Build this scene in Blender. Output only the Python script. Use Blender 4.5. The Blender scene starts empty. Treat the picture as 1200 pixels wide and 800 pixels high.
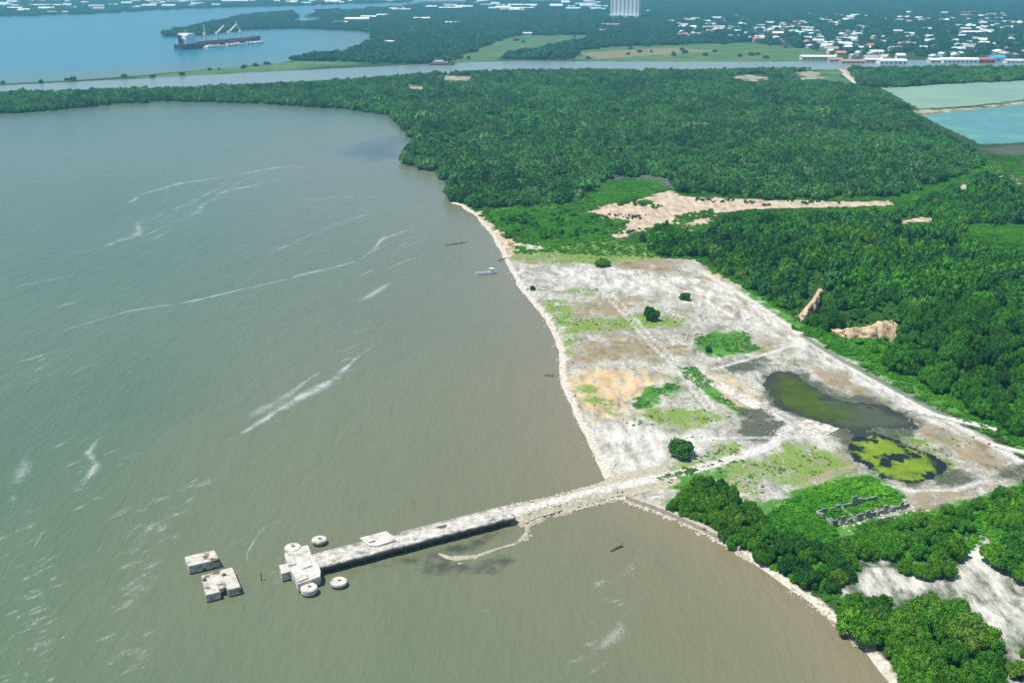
import bpy, bmesh, math, random
import numpy as np
from mathutils import Vector, Matrix
from math import radians as R, sin, cos, tan, pi, atan2, hypot

S = bpy.context.scene
C = S.collection
# ------------------------------------------------------------------ camera
H, PITCH, F = 150.0, R(19.2), 1250.0            # height above the bay, tilt, focal length in photo pixels
cam = bpy.data.objects.new('camera', bpy.data.cameras.new('camera')); C.objects.link(cam)
cam.location = (0, 0, H); cam.rotation_euler = (R(90) - PITCH, 0, 0)
cam.data.sensor_width = 36; cam.data.lens = F / 1200 * 36
cam.data.clip_start = 1; cam.data.clip_end = 60000
S.camera = cam
# ------------------------------------------------------------------ light
SUN_EL = R(68); SUN_DIR = Vector((-0.97, -0.22, 0)).normalized()
W = bpy.data.worlds.new('World'); S.world = W; W.use_nodes = True
nt = W.node_tree; bg = nt.nodes['Background']
sky = nt.nodes.new('ShaderNodeTexSky'); sky.sky_type = 'NISHITA'; sky.sun_disc = False
sky.sun_elevation = SUN_EL; sky.sun_rotation = atan2(SUN_DIR.x, SUN_DIR.y)
sky.air_density = 1.0; sky.dust_density = 0.6; sky.ozone_density = 2.0
nt.links.new(sky.outputs[0], bg.inputs[0]); bg.inputs[1].default_value = 0.085
sl = bpy.data.lights.new('sun', 'SUN'); sl.energy = 4.0; sl.angle = R(0.55); sl.color = (1, 0.95, 0.87)
sun = bpy.data.objects.new('sun', sl); C.objects.link(sun)
sd_ = Vector((SUN_DIR.x * cos(SUN_EL), SUN_DIR.y * cos(SUN_EL), sin(SUN_EL)))
sun.rotation_euler = sd_.to_track_quat('Z', 'Y').to_euler(); sun.location = (-200, 300, 600)
S.view_settings.view_transform = 'Standard'; S.view_settings.look = 'None'
S.view_settings.exposure = 0.6; S.view_settings.gamma = 1
S.cycles.max_bounces = 5; S.cycles.volume_bounces = 0; S.cycles.transparent_max_bounces = 12

# ------------------------------------------------------------------ plan of the place (traced, laid on the ground)
SP, CP = sin(PITCH), cos(PITCH)
def G(px, py, z=1.2):
    u = (px - 600) / F; v = (400 - py) / F
    dz = -SP + v * CP; dy = CP + v * SP
    t = (z - H) / dz
    return np.array((u * t, dy * t))
def GP(pts, z=1.2): return np.array([G(a, b, z) for a, b in pts])
def proj(x, y, z):
    dz = z - H
    f = y * CP - dz * SP; up = y * SP + dz * CP
    return 600 + F * x / f, 400 - F * up / f
def sdf(poly, X, Y, lim=60.0):
    """signed distance, positive inside, clipped to +-lim"""
    out = np.full(X.shape, -lim)
    x0, y0 = poly.min(0) - lim; x1, y1 = poly.max(0) + lim
    m = (X > x0) & (X < x1) & (Y > y0) & (Y < y1)
    if not m.any(): return out
    x = X[m]; y = Y[m]; d = np.full(x.shape, 1e18); ins = np.zeros(x.shape, bool)
    n = len(poly)
    for i in range(n):
        ax, ay = poly[i]; bx, by = poly[(i + 1) % n]
        ex, ey = bx - ax, by - ay; L = ex * ex + ey * ey + 1e-12
        t = np.clip(((x - ax) * ex + (y - ay) * ey) / L, 0, 1)
        d = np.minimum(d, (x - ax - t * ex) ** 2 + (y - ay - t * ey) ** 2)
        if ay != by:
            c = ((ay > y) != (by > y)) & (x < ex * (y - ay) / (by - ay) + ax)
            ins ^= c
    d = np.sqrt(d); out[m] = np.clip(np.where(ins, d, -d), -lim, lim)
    return out
def pdist(line, X, Y, lim=60.0):
    out = np.full(X.shape, lim)
    x0, y0 = line.min(0) - lim; x1, y1 = line.max(0) + lim
    m = (X > x0) & (X < x1) & (Y > y0) & (Y < y1)
    if not m.any(): return out
    x = X[m]; y = Y[m]; d = np.full(x.shape, 1e18)
    for i in range(len(line) - 1):
        ax, ay = line[i]; bx, by = line[i + 1]
        ex, ey = bx - ax, by - ay; L = ex * ex + ey * ey + 1e-12
        t = np.clip(((x - ax) * ex + (y - ay) * ey) / L, 0, 1)
        d = np.minimum(d, (x - ax - t * ex) ** 2 + (y - ay - t * ey) ** 2)
    out[m] = np.minimum(np.sqrt(d), lim)
    return out
def inpoly(poly, x, y):
    ins = np.zeros(np.shape(x), bool); n = len(poly)
    for i in range(n):
        ax, ay = poly[i]; bx, by = poly[(i + 1) % n]
        if ay != by: ins ^= ((ay > y) != (by > y)) & (x < (bx - ax) * (y - ay) / (by - ay) + ax)
    return ins
def wiggle(X, Y, s):
    return (np.sin(X / s + 1.3 * np.sin(Y / s * .7)) + np.sin(Y / s * 1.31 + 2 + 1.1 * np.sin(X / s * .8)) +
            .6 * np.sin((X + Y) / s * 2.3 + 1) + .6 * np.sin((X - 1.3 * Y) / s * 2.9 + 4)) / 3.2

COAST = [(1060, 840), (1042, 800), (1012, 758), (985, 735), (955, 710), (925, 690), (880, 657), (862, 645), (845, 634), (800, 612), (765, 597),
         (735, 588), (718, 572), (706, 556), (690, 520), (672, 485), (656, 442), (655, 410), (640, 375), (615, 345), (598, 320), (592, 306), (588, 298),
         (575, 275), (555, 252), (540, 241), (528, 238), (524, 218), (512, 203), (475, 194), (470, 186), (488, 172), (478, 157), (462, 144),
         (455, 136), (400, 128), (300, 122), (200, 119), (130, 123), (60, 130), (0, 134), (-200, 146), (-400, 158)]
LAND_NEAR = COAST + [(-400, 126), (-200, 119), (0, 109), (100, 106), (250, 101), (300, 99), (400, 93), (480, 88), (600, 84), (750, 84), (960, 82),
                     (1060, 81), (1200, 81), (1500, 81), (2600, 84), (2600, 840)]
LAND_FAR = [(-400, 113), (-200, 107), (0, 100.3), (100, 95.5), (180, 91.5), (300, 85), (480, 76.5), (600, 71.5), (750, 72.4), (900, 72.6), (1060, 70.5),
            (1200, 71.5), (1500, 71), (2600, 72), (3200, -22), (496, -22), (496, 5), (470, 10), (420, 13), (358, 17.5), (357, 22.5), (378, 22.5),
            (372, 27), (340, 28), (348, 20), (344, 15), (300, 18), (262, 25.5), (205, 35), (190, 40), (194, 44), (235, 42), (300, 35), (350, 33.5),
            (420, 36.5), (437, 42), (434, 50), (405, 63), (345, 70), (330, 74), (240, 82), (160, 89), (100, 93.5), (0, 98.6), (-200, 105), (-400, 111)]
FAR_SHORE = [(-1500, 28), (-100, 23), (0, 20), (75, 18), (130, 15.5), (200, 11.5), (300, 8.5), (400, 5.5), (480, 3), (484, -22), (-1500, -22)]
land_polys = [GP(LAND_NEAR, 0), GP(LAND_FAR, 0), GP(FAR_SHORE, 0)]
SANDBAR = [(640, 604), (624, 618), (622, 630), (606, 640), (586, 645), (560, 655), (535, 659), (520, 656), (507, 649), (512, 645), (530, 649), (556, 648),
           (580, 640), (602, 634), (612, 622), (612, 612), (600, 606)]
CAUSEWAY = [(592, 594), (655, 580), (712, 564), (775, 552), (790, 566), (760, 577), (715, 587), (675, 598), (635, 609), (618, 617), (597, 613)]
sandbar = GP(SANDBAR, 0); causeway = GP(CAUSEWAY, 0)
POND1 = [(898, 449), (905, 432), (930, 434), (945, 446), (987, 467), (1032, 473), (1068, 488), (1071, 499), (1056, 500), (1032, 500), (1008, 503), (990, 500), (945, 487), (912, 473)]
POND2 = [(987, 524), (996, 506), (1020, 502), (1056, 515), (1089, 527), (1107, 544), (1098, 560), (1068, 566), (1032, 557), (1008, 539)]
SALT1 = [(1035, 103), (1100, 98.5), (1200, 94), (1420, 88), (1420, 112), (1200, 116), (1140, 123), (1077, 127)]
SALT2 = [(1080, 134), (1140, 128), (1200, 121), (1420, 116), (1420, 160), (1200, 166), (1150, 168), (1110, 150)]
ponds = [GP(POND1), GP(POND2), GP(SALT1), GP(SALT2)]
HILL = [(850, 318), (915, 352), (985, 398), (1060, 440), (1200, 505), (1350, 560), (1500, 420), (1400, 262), (1200, 262), (1080, 272), (980, 276), (890, 280), (850, 292)]
hill = GP(HILL)
def hgt(X, Y):
    X = np.asarray(X, float); Y = np.asarray(Y, float)
    s = np.full(X.shape, -60.0)
    for p in land_polys: s = np.maximum(s, sdf(p, X, Y))
    near = np.clip(Y / 1500, .12, 3)
    s = s + wiggle(X, Y, 9.0) * 1.2 * np.clip(Y / 600, .5, 3)
    z = np.clip(s * .16, -2.0, 1.0) + np.where(s > 4, .22 * wiggle(X, Y, 14.) + .1 * wiggle(X, Y, 4.), 0)
    z = np.maximum(z, np.clip(sdf(causeway, X, Y, 20) * .5, -2, 1.3) + .12 * wiggle(X, Y, 2.2) * (sdf(causeway, X, Y, 20) > -2))
    for i, p in enumerate(ponds):
        q = sdf(p, X, Y, 20) + wiggle(X, Y, 5.0) * (1.2 if i < 2 else 2.)
        z = np.where(q > -1.5, z - np.clip((q + 1.5) * .35, 0, 1.0), z)
    h = np.clip(sdf(hill, X, Y, 90) / 62, 0, 1)
    z = z + (h * h * (3 - 2 * h)) * (11.5 + 1.6 * wiggle(X, Y, 30.))
    return z
def Z(x, y): return float(hgt(np.array([x]), np.array([y]))[0])

# ------------------------------------------------------------------ node helpers
def mat(name):
    m = bpy.data.materials.new(name); m.use_nodes = True
    n = m.node_tree; b = n.nodes['Principled BSDF']; return m, n, b
class N:
    """small shader writing helper"""
    def __init__(s, nt): s.t = nt
    def new(s, k, **kw):
        n = s.t.nodes.new(k)
        for a, v in kw.items(): setattr(n, a, v)
        return n
    def put(s, sock, v):
        if isinstance(v, bpy.types.NodeSocket): s.t.links.new(v, sock)
        elif v is not None:
            if sock.type == 'RGBA' and len(v) == 3: v = (*v, 1)
            sock.default_value = v
    def math(s, op, a, b=0.0, clamp=False):
        n = s.new('ShaderNodeMath', operation=op, use_clamp=clamp); s.put(n.inputs[0], a); s.put(n.inputs[1], b); return n.outputs[0]
    def attr(s, name): return s.new('ShaderNodeAttribute', attribute_name=name).outputs['Fac']
    def pos(s): return s.new('ShaderNodeNewGeometry').outputs['Position']
    def noise(s, scale, det=4, rough=.6, vec=None, stretch=None, w=0.0):
        v = vec or s.pos()
        if stretch:
            mp = s.new('ShaderNodeMapping'); mp.inputs['Scale'].default_value = stretch[:3]
            if len(stretch) > 3: mp.inputs['Rotation'].default_value = (0, 0, stretch[3])
            s.put(mp.inputs['Vector'], v); v = mp.outputs[0]
        n = s.new('ShaderNodeTexNoise'); s.put(n.inputs['Vector'], v)
        n.inputs['Scale'].default_value = scale; n.inputs['Detail'].default_value = det; n.inputs['Roughness'].default_value = rough
        return n.outputs[0]
    def ramp(s, f, a, b, c=0.0, d=1.0):
        n = s.new('ShaderNodeMapRange', clamp=True); s.put(n.inputs[0], f)
        for i, v in enumerate((a, b, c, d)): n.inputs[i + 1].default_value = v
        return n.outputs[0]
    def mix(s, f, a, b, mode='MIX'):
        n = s.new('ShaderNodeMix', data_type='RGBA', blend_type=mode); s.put(n.inputs[0], f); s.put(n.inputs[6], a); s.put(n.inputs[7], b); return n.outputs[2]
    def bump(s, h, strength=.5, dist=.1):
        n = s.new('ShaderNodeBump'); n.inputs['Strength'].default_value = strength; n.inputs['Distance'].default_value = dist; s.put(n.inputs['Height'], h); return n.outputs[0]

def simple(name, col, var=.25, scale=.8, rough=.9, dirt=None, bump=0):
    m, t, b = mat(name); n = N(t)
    f = n.noise(scale, 5, .65)
    a = tuple(c * (1 - var) for c in col); c2 = tuple(min(1, c * (1 + var)) for c in col)
    col_ = n.mix(n.ramp(f, .3, .7), a, c2)
    if dirt:
        g = n.noise(dirt[1], 6, .7)
        col_ = n.mix(n.ramp(g, dirt[2], dirt[3]), col_, dirt[0])
    n.put(b.inputs['Base Color'], col_); b.inputs['Roughness'].default_value = rough
    b.inputs['Specular IOR Level'].default_value = .25
    if bump: n.put(b.inputs['Normal'], n.bump(f, .6, bump))
    return m

# ------------------------------------------------------------------ object helpers
def tag(o, label=None, cat=None, group=None, kind=None):
    if label: o['label'] = label
    if cat: o['category'] = cat
    if group: o['group'] = group
    if kind: o['kind'] = kind
    return o
def empty(name, loc, rz=0, sc=1, parent=None):
    o = bpy.data.objects.new(name, None); C.objects.link(o); o.location = loc; o.rotation_euler = (0, 0, rz); o.scale = (sc,) * 3 if not hasattr(sc, '__len__') else sc
    o.empty_display_size = 1; o.parent = parent; return o
def link(name, me, parent=None):
    o = bpy.data.objects.new(name, me); C.objects.link(o); o.parent = parent; return o
def mesh_np(name, V, Fc, mats, mi=None, smooth=False):
    me = bpy.data.meshes.new(name); me.from_pydata([tuple(v) for v in V], [], [tuple(f) for f in Fc])
    for m in (mats if isinstance(mats, (list, tuple)) else [mats]): me.materials.append(m)
    if mi is not None: me.polygons.foreach_set('material_index', mi)
    if smooth: me.polygons.foreach_set('use_smooth', [True] * len(me.polygons))
    me.update(); return me
class MB:
    """collects shapes for ONE mesh object"""
    def __init__(s): s.V = []; s.F = []; s.M = []
    def add(s, V, Fc, m=0):
        k = len(s.V); s.V += [tuple(v) for v in V]; s.F += [tuple(i + k for i in f) for f in Fc]; s.M += [m] * len(Fc)
    def box(s, x0, x1, y0, y1, z0, z1, m=0, rz=0, c=(0, 0)):
        V = [(x, y, z) for z in (z0, z1) for x, y in ((x0, y0), (x1, y0), (x1, y1), (x0, y1))]
        if rz: V = [(c[0] + (x - c[0]) * cos(rz) - (y - c[1]) * sin(rz), c[1] + (x - c[0]) * sin(rz) + (y - c[1]) * cos(rz), z) for x, y, z in V]
        s.add(V, [(3, 2, 1, 0), (4, 5, 6, 7), (0, 1, 5, 4), (1, 2, 6, 5), (2, 3, 7, 6), (3, 0, 4, 7)], m); return s
    def prism(s, pts, z0, z1, m=0):
        n = len(pts); a = sum(pts[i][0] * pts[(i + 1) % n][1] - pts[(i + 1) % n][0] * pts[i][1] for i in range(n))
        if a < 0: pts = pts[::-1]
        V = [(p[0], p[1], z0) for p in pts] + [(p[0], p[1], z1) for p in pts]
        s.add(V, [tuple(range(n))[::-1], tuple(range(n, 2 * n))] + [(i, (i + 1) % n, n + (i + 1) % n, n + i) for i in range(n)], m); return s
    def tube(s, a, b, r0, r1, k=8, m=0):
        a = Vector(a); b = Vector(b); d = (b - a).normalized(); u = d.orthogonal().normalized(); w = d.cross(u)
        V = [a + r0 * (cos(2 * pi * i / k) * u + sin(2 * pi * i / k) * w) for i in range(k)] + [b + r1 * (cos(2 * pi * i / k) * u + sin(2 * pi * i / k) * w) for i in range(k)]
        s.add(V, [tuple(range(k))[::-1], tuple(range(k, 2 * k))] + [(i, (i + 1) % k, k + (i + 1) % k, k + i) for i in range(k)], m); return s
    def lathe(s, prof, k=20, m=0, c=(0, 0, 0)):
        V = []; Fc = []
        for r, z in prof: V += [(c[0] + r * cos(2 * pi * i / k), c[1] + r * sin(2 * pi * i / k), c[2] + z) for i in range(k)]
        for j in range(len(prof) - 1):
            Fc += [(j * k + i, j * k + (i + 1) % k, (j + 1) * k + (i + 1) % k, (j + 1) * k + i) for i in range(k)]
        Fc += [tuple(range(k))[::-1], tuple(range((len(prof) - 1) * k, len(prof) * k))]
        s.add(V, Fc, m); return s
    def mesh(s, name, mats): return mesh_np(name, s.V, s.F, mats, s.M)
    def build(s, name, mats, parent=None, bevel=0):
        o = link(name, s.mesh(name, mats), parent)
        if bevel:
            b = o.modifiers.new('bevel', 'BEVEL'); b.width = bevel; b.segments = 2; b.limit_method = 'ANGLE'
        return o
def copy_tree(o, parent=None):
    c = o.copy(); C.objects.link(c); c.parent = parent
    for ch in o.children: copy_tree(ch, c)
    return c

# ------------------------------------------------------------------ GROUND: one sheet to the horizon
def fan(nu, rows, half):
    u = np.linspace(-half, half, nu)
    Yg = np.repeat(rows, nu); Xg = np.tile(u, len(rows)) * (Yg + 60)
    i = np.arange((len(rows) - 1) * (nu - 1)); r = i // (nu - 1); c = i % (nu - 1); a = r * nu + c
    return Xg, Yg, np.stack([a, a + 1, a + 1 + nu, a + nu], 1)
def grid_mesh(name, X, Y, Zz, Q, m, attrs):
    me = bpy.data.meshes.new(name); me.vertices.add(len(X)); me.vertices.foreach_set('co', np.stack([X, Y, Zz], 1).ravel())
    me.loops.add(Q.size); me.loops.foreach_set('vertex_index', Q.ravel().astype(np.int32))
    me.polygons.add(len(Q)); me.polygons.foreach_set('loop_start', np.arange(0, Q.size, 4, dtype=np.int32))
    me.polygons.foreach_set('loop_total', np.full(len(Q), 4, np.int32)); me.polygons.foreach_set('use_smooth', np.ones(len(Q), bool))
    me.update(calc_edges=True); me.materials.append(m)
    for k, v in attrs.items():
        a = me.attributes.new(k, 'FLOAT', 'POINT'); a.data.foreach_set('value', v.astype(np.float32))
    return link(name, me)
rows = np.concatenate([np.linspace(60, 150, 30, endpoint=False), np.geomspace(150, 900, 430, endpoint=False), np.geomspace(900, 2600, 190, endpoint=False), np.geomspace(2600, 30000, 70)])
X, Y, Q = fan(560, rows, .78)
Zg = hgt(X, Y)
def U(*polys, lim=60.):
    s = np.full(X.shape, -lim)
    for p in polys: s = np.maximum(s, sdf(GP(p), X, Y, lim))
    return s
SITE = [(590, 304), (604, 298), (640, 296), (700, 300), (760, 301), (815, 304), (850, 325), (905, 358), (960, 402), (1060, 460), (1150, 508), (1215, 545), (1215, 560), (1130, 590), (1060, 600),
        (1000, 620), (940, 640), (860, 645), (845, 634), (800, 612), (765, 597), (735, 588), (718, 572), (706, 556), (690, 520), (672, 485), (656, 442), (655, 410), (640, 375), (615, 345), (598, 320)]
SAND = [[(586, 272), (600, 268), (622, 276), (624, 286), (604, 288)], [(612, 268), (650, 266), (702, 268), (700, 271), (650, 271), (614, 272)], [(686, 250), (715, 238), (760, 230), (785, 222), (800, 230), (900, 234), (1000, 236), (1055, 234), (1050, 240), (960, 243), (880, 244), (830, 251), (828, 262), (790, 262), (755, 268), (735, 278), (715, 278), (712, 266), (735, 258), (700, 256)],
        [(990, 692), (1008, 655), (1040, 652), (1060, 668), (1088, 668), (1118, 660), (1126, 630), (1155, 622), (1152, 648), (1230, 690), (1250, 800), (1180, 810), (1160, 740), (1125, 705), (1090, 695), (1054, 703)],
        [(560, 250), (540, 240), (556, 252), (575, 275), (592, 300), (608, 300), (592, 280), (578, 262), (560, 247)],
        [(1140, 190), (1170, 196), (1200, 210), (1230, 226), (1230, 234), (1190, 214), (1160, 205)],
        [(1122, 208), (1142, 206), (1140, 222), (1126, 222)],
        [(1150, 172), (1200, 166), (1300, 168), (1300, 205), (1215, 196)],
        [(1068, 130), (1140, 126), (1200, 118), (1420, 113), (1420, 117), (1200, 121), (1140, 129), (1080, 135)],
        [(982, 80), (990, 80), (1012, 100), (1004, 101)], [(1030, 101), (1060, 99.5), (1060, 102), (1036, 104)],
        [(855, 89), (895, 89), (900, 93), (880, 95), (858, 91)], [(935, 84), (960, 84), (958, 92), (940, 93)],
        [(475, 100), (498, 100), (496, 104), (476, 104)], [(520, 89), (552, 90), (550, 95), (522, 94)],
        [(1050, 258), (1094, 255), (1096, 259), (1054, 262)],
        [(1200, 80), (1200, 76), (900, 76), (900, 72)]]
FSAND = [[(1020, 66), (1040, 52), (1046, 54), (1030, 70)], [(1075, 45), (1090, 40), (1100, 52), (1086, 54)], [(1130, 56), (1150, 44), (1160, 50), (1140, 64)], [(812, 34), (845, 31), (850, 36), (815, 38)], [(990, 45), (1005, 38), (1010, 46), (996, 50)], [(1060, 20), (1100, 18), (1100, 21), (1062, 23)]] + [SAND[i] for i in (11, 12, 13, 14, 16)]; FSAND += [[(1068, 130.5), (1140, 126.5), (1200, 119), (1420, 114), (1420, 115.5), (1200, 120), (1140, 128), (1080, 134)], [(1140, 190), (1160, 194), (1200, 211), (1230, 228), (1230, 231), (1190, 213), (1160, 201)]]; SAND = [p for i, p in enumerate(SAND) if i not in (3, 5, 7, 8, 11, 12, 13, 14, 16)] + [[(688, 250), (690, 249), (688, 251)]]
WHITE = [[(990, 692), (1008, 655), (1040, 652), (1060, 668), (1088, 668), (1118, 660), (1126, 630), (1155, 622), (1152, 648), (1230, 690), (1250, 800), (1180, 810), (1160, 740), (1125, 705), (1090, 695), (1054, 703)], [(640, 316), (700, 310), (790, 322), (850, 330), (930, 385), (1000, 428), (1080, 470), (1110, 500), (1060, 480), (960, 420), (880, 385), (800, 352), (740, 340), (650, 332)], [(700, 500), (740, 490), (800, 506), (860, 510), (800, 540), (740, 552), (712, 550)], [(930, 500), (980, 508), (985, 520), (950, 516)], [(1150, 725), (1185, 700), (1260, 696), (1260, 810), (1180, 800)], [(1125, 632), (1150, 626), (1150, 648), (1130, 650)], [(600, 282), (640, 280), (660, 288), (620, 292)]]
BROWN = [[(1075, 490), (1130, 508), (1190, 538), (1165, 552), (1110, 530)], [(1060, 572), (1130, 575), (1110, 590), (1060, 600)], [(760, 320), (830, 322), (900, 372), (860, 372)], [(940, 425), (1000, 440), (1080, 480), (1060, 486), (990, 462)], [(1068, 130), (1140, 126), (1200, 118), (1420, 113), (1420, 117), (1200, 121), (1140, 129), (1080, 135)], [(673, 356), (700, 350), (745, 347), (748, 368), (673, 373)], [(663, 412), (710, 395), (737, 393), (781, 402), (814, 410), (814, 421), (732, 418), (690, 425), (663, 426)],
         [(888, 398), (910, 395), (915, 408), (890, 415)], [(600, 300), (640, 296), (680, 300), (640, 308), (606, 310)], [(700, 305), (760, 300), (800, 305), (790, 318), (720, 318)],
         [(690, 248), (705, 242), (722, 246), (712, 256), (694, 256)], [(966, 524), (990, 539), (984, 560), (950, 560)],
         [(920, 12), (1060, 20), (1056, 23), (925, 18)], [(1135, 10), (1190, 9), (1195, 14), (1140, 15)], [(675, 62), (790, 56), (840, 60), (700, 69)]]
OLIVE = [[(640, 352), (655, 350), (668, 380), (660, 400), (648, 378)], [(680, 452), (700, 470), (740, 500), (790, 500), (860, 490), (830, 476), (770, 480), (735, 492)], [(800, 540), (850, 520), (880, 545), (905, 590), (870, 580), (840, 550)], [(690, 285), (750, 284), (770, 300), (720, 306)], [(985, 500), (1060, 505), (1115, 545), (1110, 560), (1030, 520)], [(672, 374), (718, 372), (743, 369), (787, 365), (803, 375), (765, 384), (718, 389), (674, 390)], [(672, 340), (705, 336), (705, 341), (680, 345)],
         [(596, 286), (640, 280), (700, 281), (765, 284), (780, 300), (700, 309), (640, 306), (602, 303)], [(909, 536), (930, 524), (966, 524), (985, 545), (984, 560), (939, 569), (888, 560)],
         [(655, 400), (668, 395), (672, 412), (660, 415)], [(645, 360), (668, 355), (672, 380), (655, 382)]]
TAN = [[(667, 443), (699, 429), (737, 432), (768, 443), (765, 462), (737, 479), (721, 490), (693, 490), (674, 468)],
       [(820, 316), (832, 320), (905, 360), (960, 404), (950, 404), (890, 366), (830, 332)], [(800, 256), (832, 252), (832, 266), (806, 270)], [(835, 440), (860, 445), (890, 470), (862, 478), (845, 462)]]
GREEN = [[(813, 391), (872, 387), (891, 410), (847, 418), (814, 406)], [(790, 429), (814, 429), (864, 476), (880, 479), (870, 486), (836, 465), (803, 443)],
         [(740, 462), (790, 446), (800, 452), (770, 470), (745, 478)], [(772, 560), (800, 548), (830, 545), (850, 555), (800, 575)],
         [(838, 326), (870, 345), (950, 395), (1060, 455), (1150, 500), (1230, 545), (1230, 500), (1100, 440), (1000, 385), (950, 365), (900, 350)],
         [(560, 250), (590, 243), (690, 250), (735, 258), (730, 268), (690, 280), (640, 290), (600, 282), (580, 264)],
         [(890, 590), (940, 572), (985, 556), (1030, 555), (1060, 575), (1055, 600), (960, 640), (880, 650)], [(1000, 640), (1060, 604), (1230, 560), (1230, 640), (1130, 630), (1080, 660), (1030, 655)],
         [(1120, 260), (1230, 262), (1230, 300), (1150, 284)]]
MUD = [[(1150, 174), (1200, 169), (1300, 170), (1300, 200), (1215, 192)], [(894, 446), (905, 428), (935, 430), (992, 464), (1034, 468), (1075, 486), (1078, 504), (1060, 512), (1110, 540), (1116, 560), (1100, 566), (1060, 530), (1010, 515), (985, 528), (975, 505), (940, 492), (905, 476)], [(845, 425), (890, 418), (900, 432), (870, 438)], [(866, 480), (893, 478), (925, 494), (918, 512), (890, 516), (866, 514)], [(1095, 556), (1128, 546), (1152, 560), (1137, 574), (1110, 572)], POND1, POND2,
       [(1160, 545), (1215, 540), (1215, 562), (1170, 560)], [(700, 210), (740, 206), (780, 212), (786, 222), (730, 218)], [(1180, 176), (1230, 172), (1230, 195), (1200, 192)],
       [(835, 300), (842, 318), (820, 310)], [(900, 420), (880, 438), (850, 428)]]
FIELD = [[(518, 75), (560, 57), (600, 42), (692, 41), (684, 47), (640, 55), (600, 62), (580, 72)], [(672, 70), (680, 59), (720, 55), (880, 50), (965, 60), (962, 73), (750, 72)],
         [(160, 91), (240, 82), (330, 74), (400, 71), (420, 74), (380, 79), (300, 84.5), (180, 91.)], [(960, 82), (985, 82), (1005, 100), (960, 100)], [(900, 60), (960, 56), (980, 70), (900, 73)]]
beach = GP(COAST[1:27], 0)
attrs = dict(site=U(SITE), sand=U(*SAND), brown=U(*BROWN), olive=U(*OLIVE), tan=U(*TAN), green=U(*GREEN), mud=U(*MUD), field=U(*FIELD),
             beach=2.6 - pdist(beach, X, Y), bar=np.maximum(sdf(sandbar, X, Y), sdf(causeway, X, Y)) + 2)
drain = GP([(940, 392), (985, 420), (1040, 450), (1090, 477), (1130, 497)], 1.2)
attrs['track'] = np.maximum.reduce([w_ - pdist(GP(l_), X, Y) for w_, l_ in ((2.1, [(592, 603), (655, 586), (712, 572), (760, 562), (820, 547), (868, 533), (905, 520), (925, 500)]), (1.5, [(823, 318), (875, 348), (945, 396), (1000, 432), (1090, 480), (1195, 538)]),
    (.9, [(835, 432), (880, 420), (932, 403), (955, 398)]), (.7, [(815, 428), (850, 452), (890, 474), (930, 498)]), (.8, [(1030, 565), (1070, 574), (1120, 573), (1150, 562)]), (.6, [(700, 540), (760, 525), (840, 512), (900, 512)]), (.6, [(640, 320), (700, 335), (760, 400), (800, 440), (830, 480)]), (.6, [(650, 318), (708, 333), (768, 398), (808, 438), (838, 478)]))]); attrs['fsand'] = U(*FSAND); attrs['white'] = U(*WHITE)
attrs['drain'] = 1.6 - pdist(drain, X, Y)
m_ground, t, b = mat('ground'); n = N(t)
def mask(a, amp, scale, soft, det=5, rough=.65):
    s_ = n.math('ADD', n.attr(a), n.math('MULTIPLY', n.math('SUBTRACT', n.noise(scale, det, rough), .5), amp * 2))
    return n.ramp(s_, -soft, soft)
fine = n.noise(.9, 5, .7); med = n.noise(.12, 5, .65); big = n.noise(.035, 4, .6)
streak = n.noise(.22, 7, .72, stretch=(1.3, .42, 1, .1)); streak2 = n.noise(.13, 7, .7, stretch=(1.2, .5, 1, -.35))
c = n.mix(n.ramp(med, .35, .65), (.016, .040, .010), (.04, .085, .018))
c = n.mix(mask('field', 60, .012, 8), c, n.mix(n.ramp(n.noise(.02, 6, .65), .38, .62), (.040, .125, .035), (.115, .165, .062)))
patch = n.noise(.045, 6, .7)
salt = n.mix(n.ramp(streak, .38, .60), (.17, .162, .135), (.49, .485, .43))
salt = n.mix(n.ramp(streak2, .44, .58), salt, n.mix(n.ramp(fine, .36, .6), (.18, .168, .135), (.57, .565, .505)))
salt = n.mix(n.ramp(n.noise(.06, 7, .75), .50, .60, 0, .9), salt, n.mix(n.ramp(fine, .35, .65), (.14, .125, .10), (.36, .33, .28)))
salt = n.mix(n.ramp(fine, .60, .68, 0, .7), salt, (.17, .17, .15))
salt = n.mix(n.ramp(n.noise(.10, 7, .78), .52, .60, 0, .85), salt, n.mix(n.ramp(fine, .4, .6), (.09, .14, .05), (.24, .28, .13)))
c = n.mix(mask('site', 9, .12, .8), c, salt)
tv = n.math('MULTIPLY', mask('tan', 18, .1, 3), n.ramp(streak, .36, .56)); c = n.mix(tv, c, n.mix(n.ramp(streak2, .38, .6), (.40, .28, .13), (.60, .46, .27)))
bv = n.math('MULTIPLY', mask('brown', 26, .075, 4), n.ramp(streak, .37, .53)); c = n.mix(bv, c, n.mix(n.ramp(med, .35, .65), (.17, .135, .065), (.31, .245, .15)))
ov = n.math('MULTIPLY', mask('olive', 22, .085, 3), n.ramp(streak, .34, .5)); c = n.mix(ov, c, n.mix(n.ramp(fine, .3, .7), (.10, .19, .03), (.22, .29, .07)))
gv = n.math('MULTIPLY', mask('green', 12, .13, 1.5), n.ramp(streak, .28, .44)); c = n.mix(gv, c, n.mix(n.ramp(med, .35, .65), (.030, .14, .014), (.085, .24, .03)))
c = n.mix(mask('sand', 12, .09, 1.2), c, n.mix(n.ramp(streak, .36, .62), (.30, .225, .155), (.56, .46, .345)))
c = n.mix(n.math('MULTIPLY', mask('white', 16, .1, 3), n.ramp(streak2, .34, .52)), c, n.mix(n.ramp(streak, .38, .6), (.29, .275, .235), (.59, .585, .53)))
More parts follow.
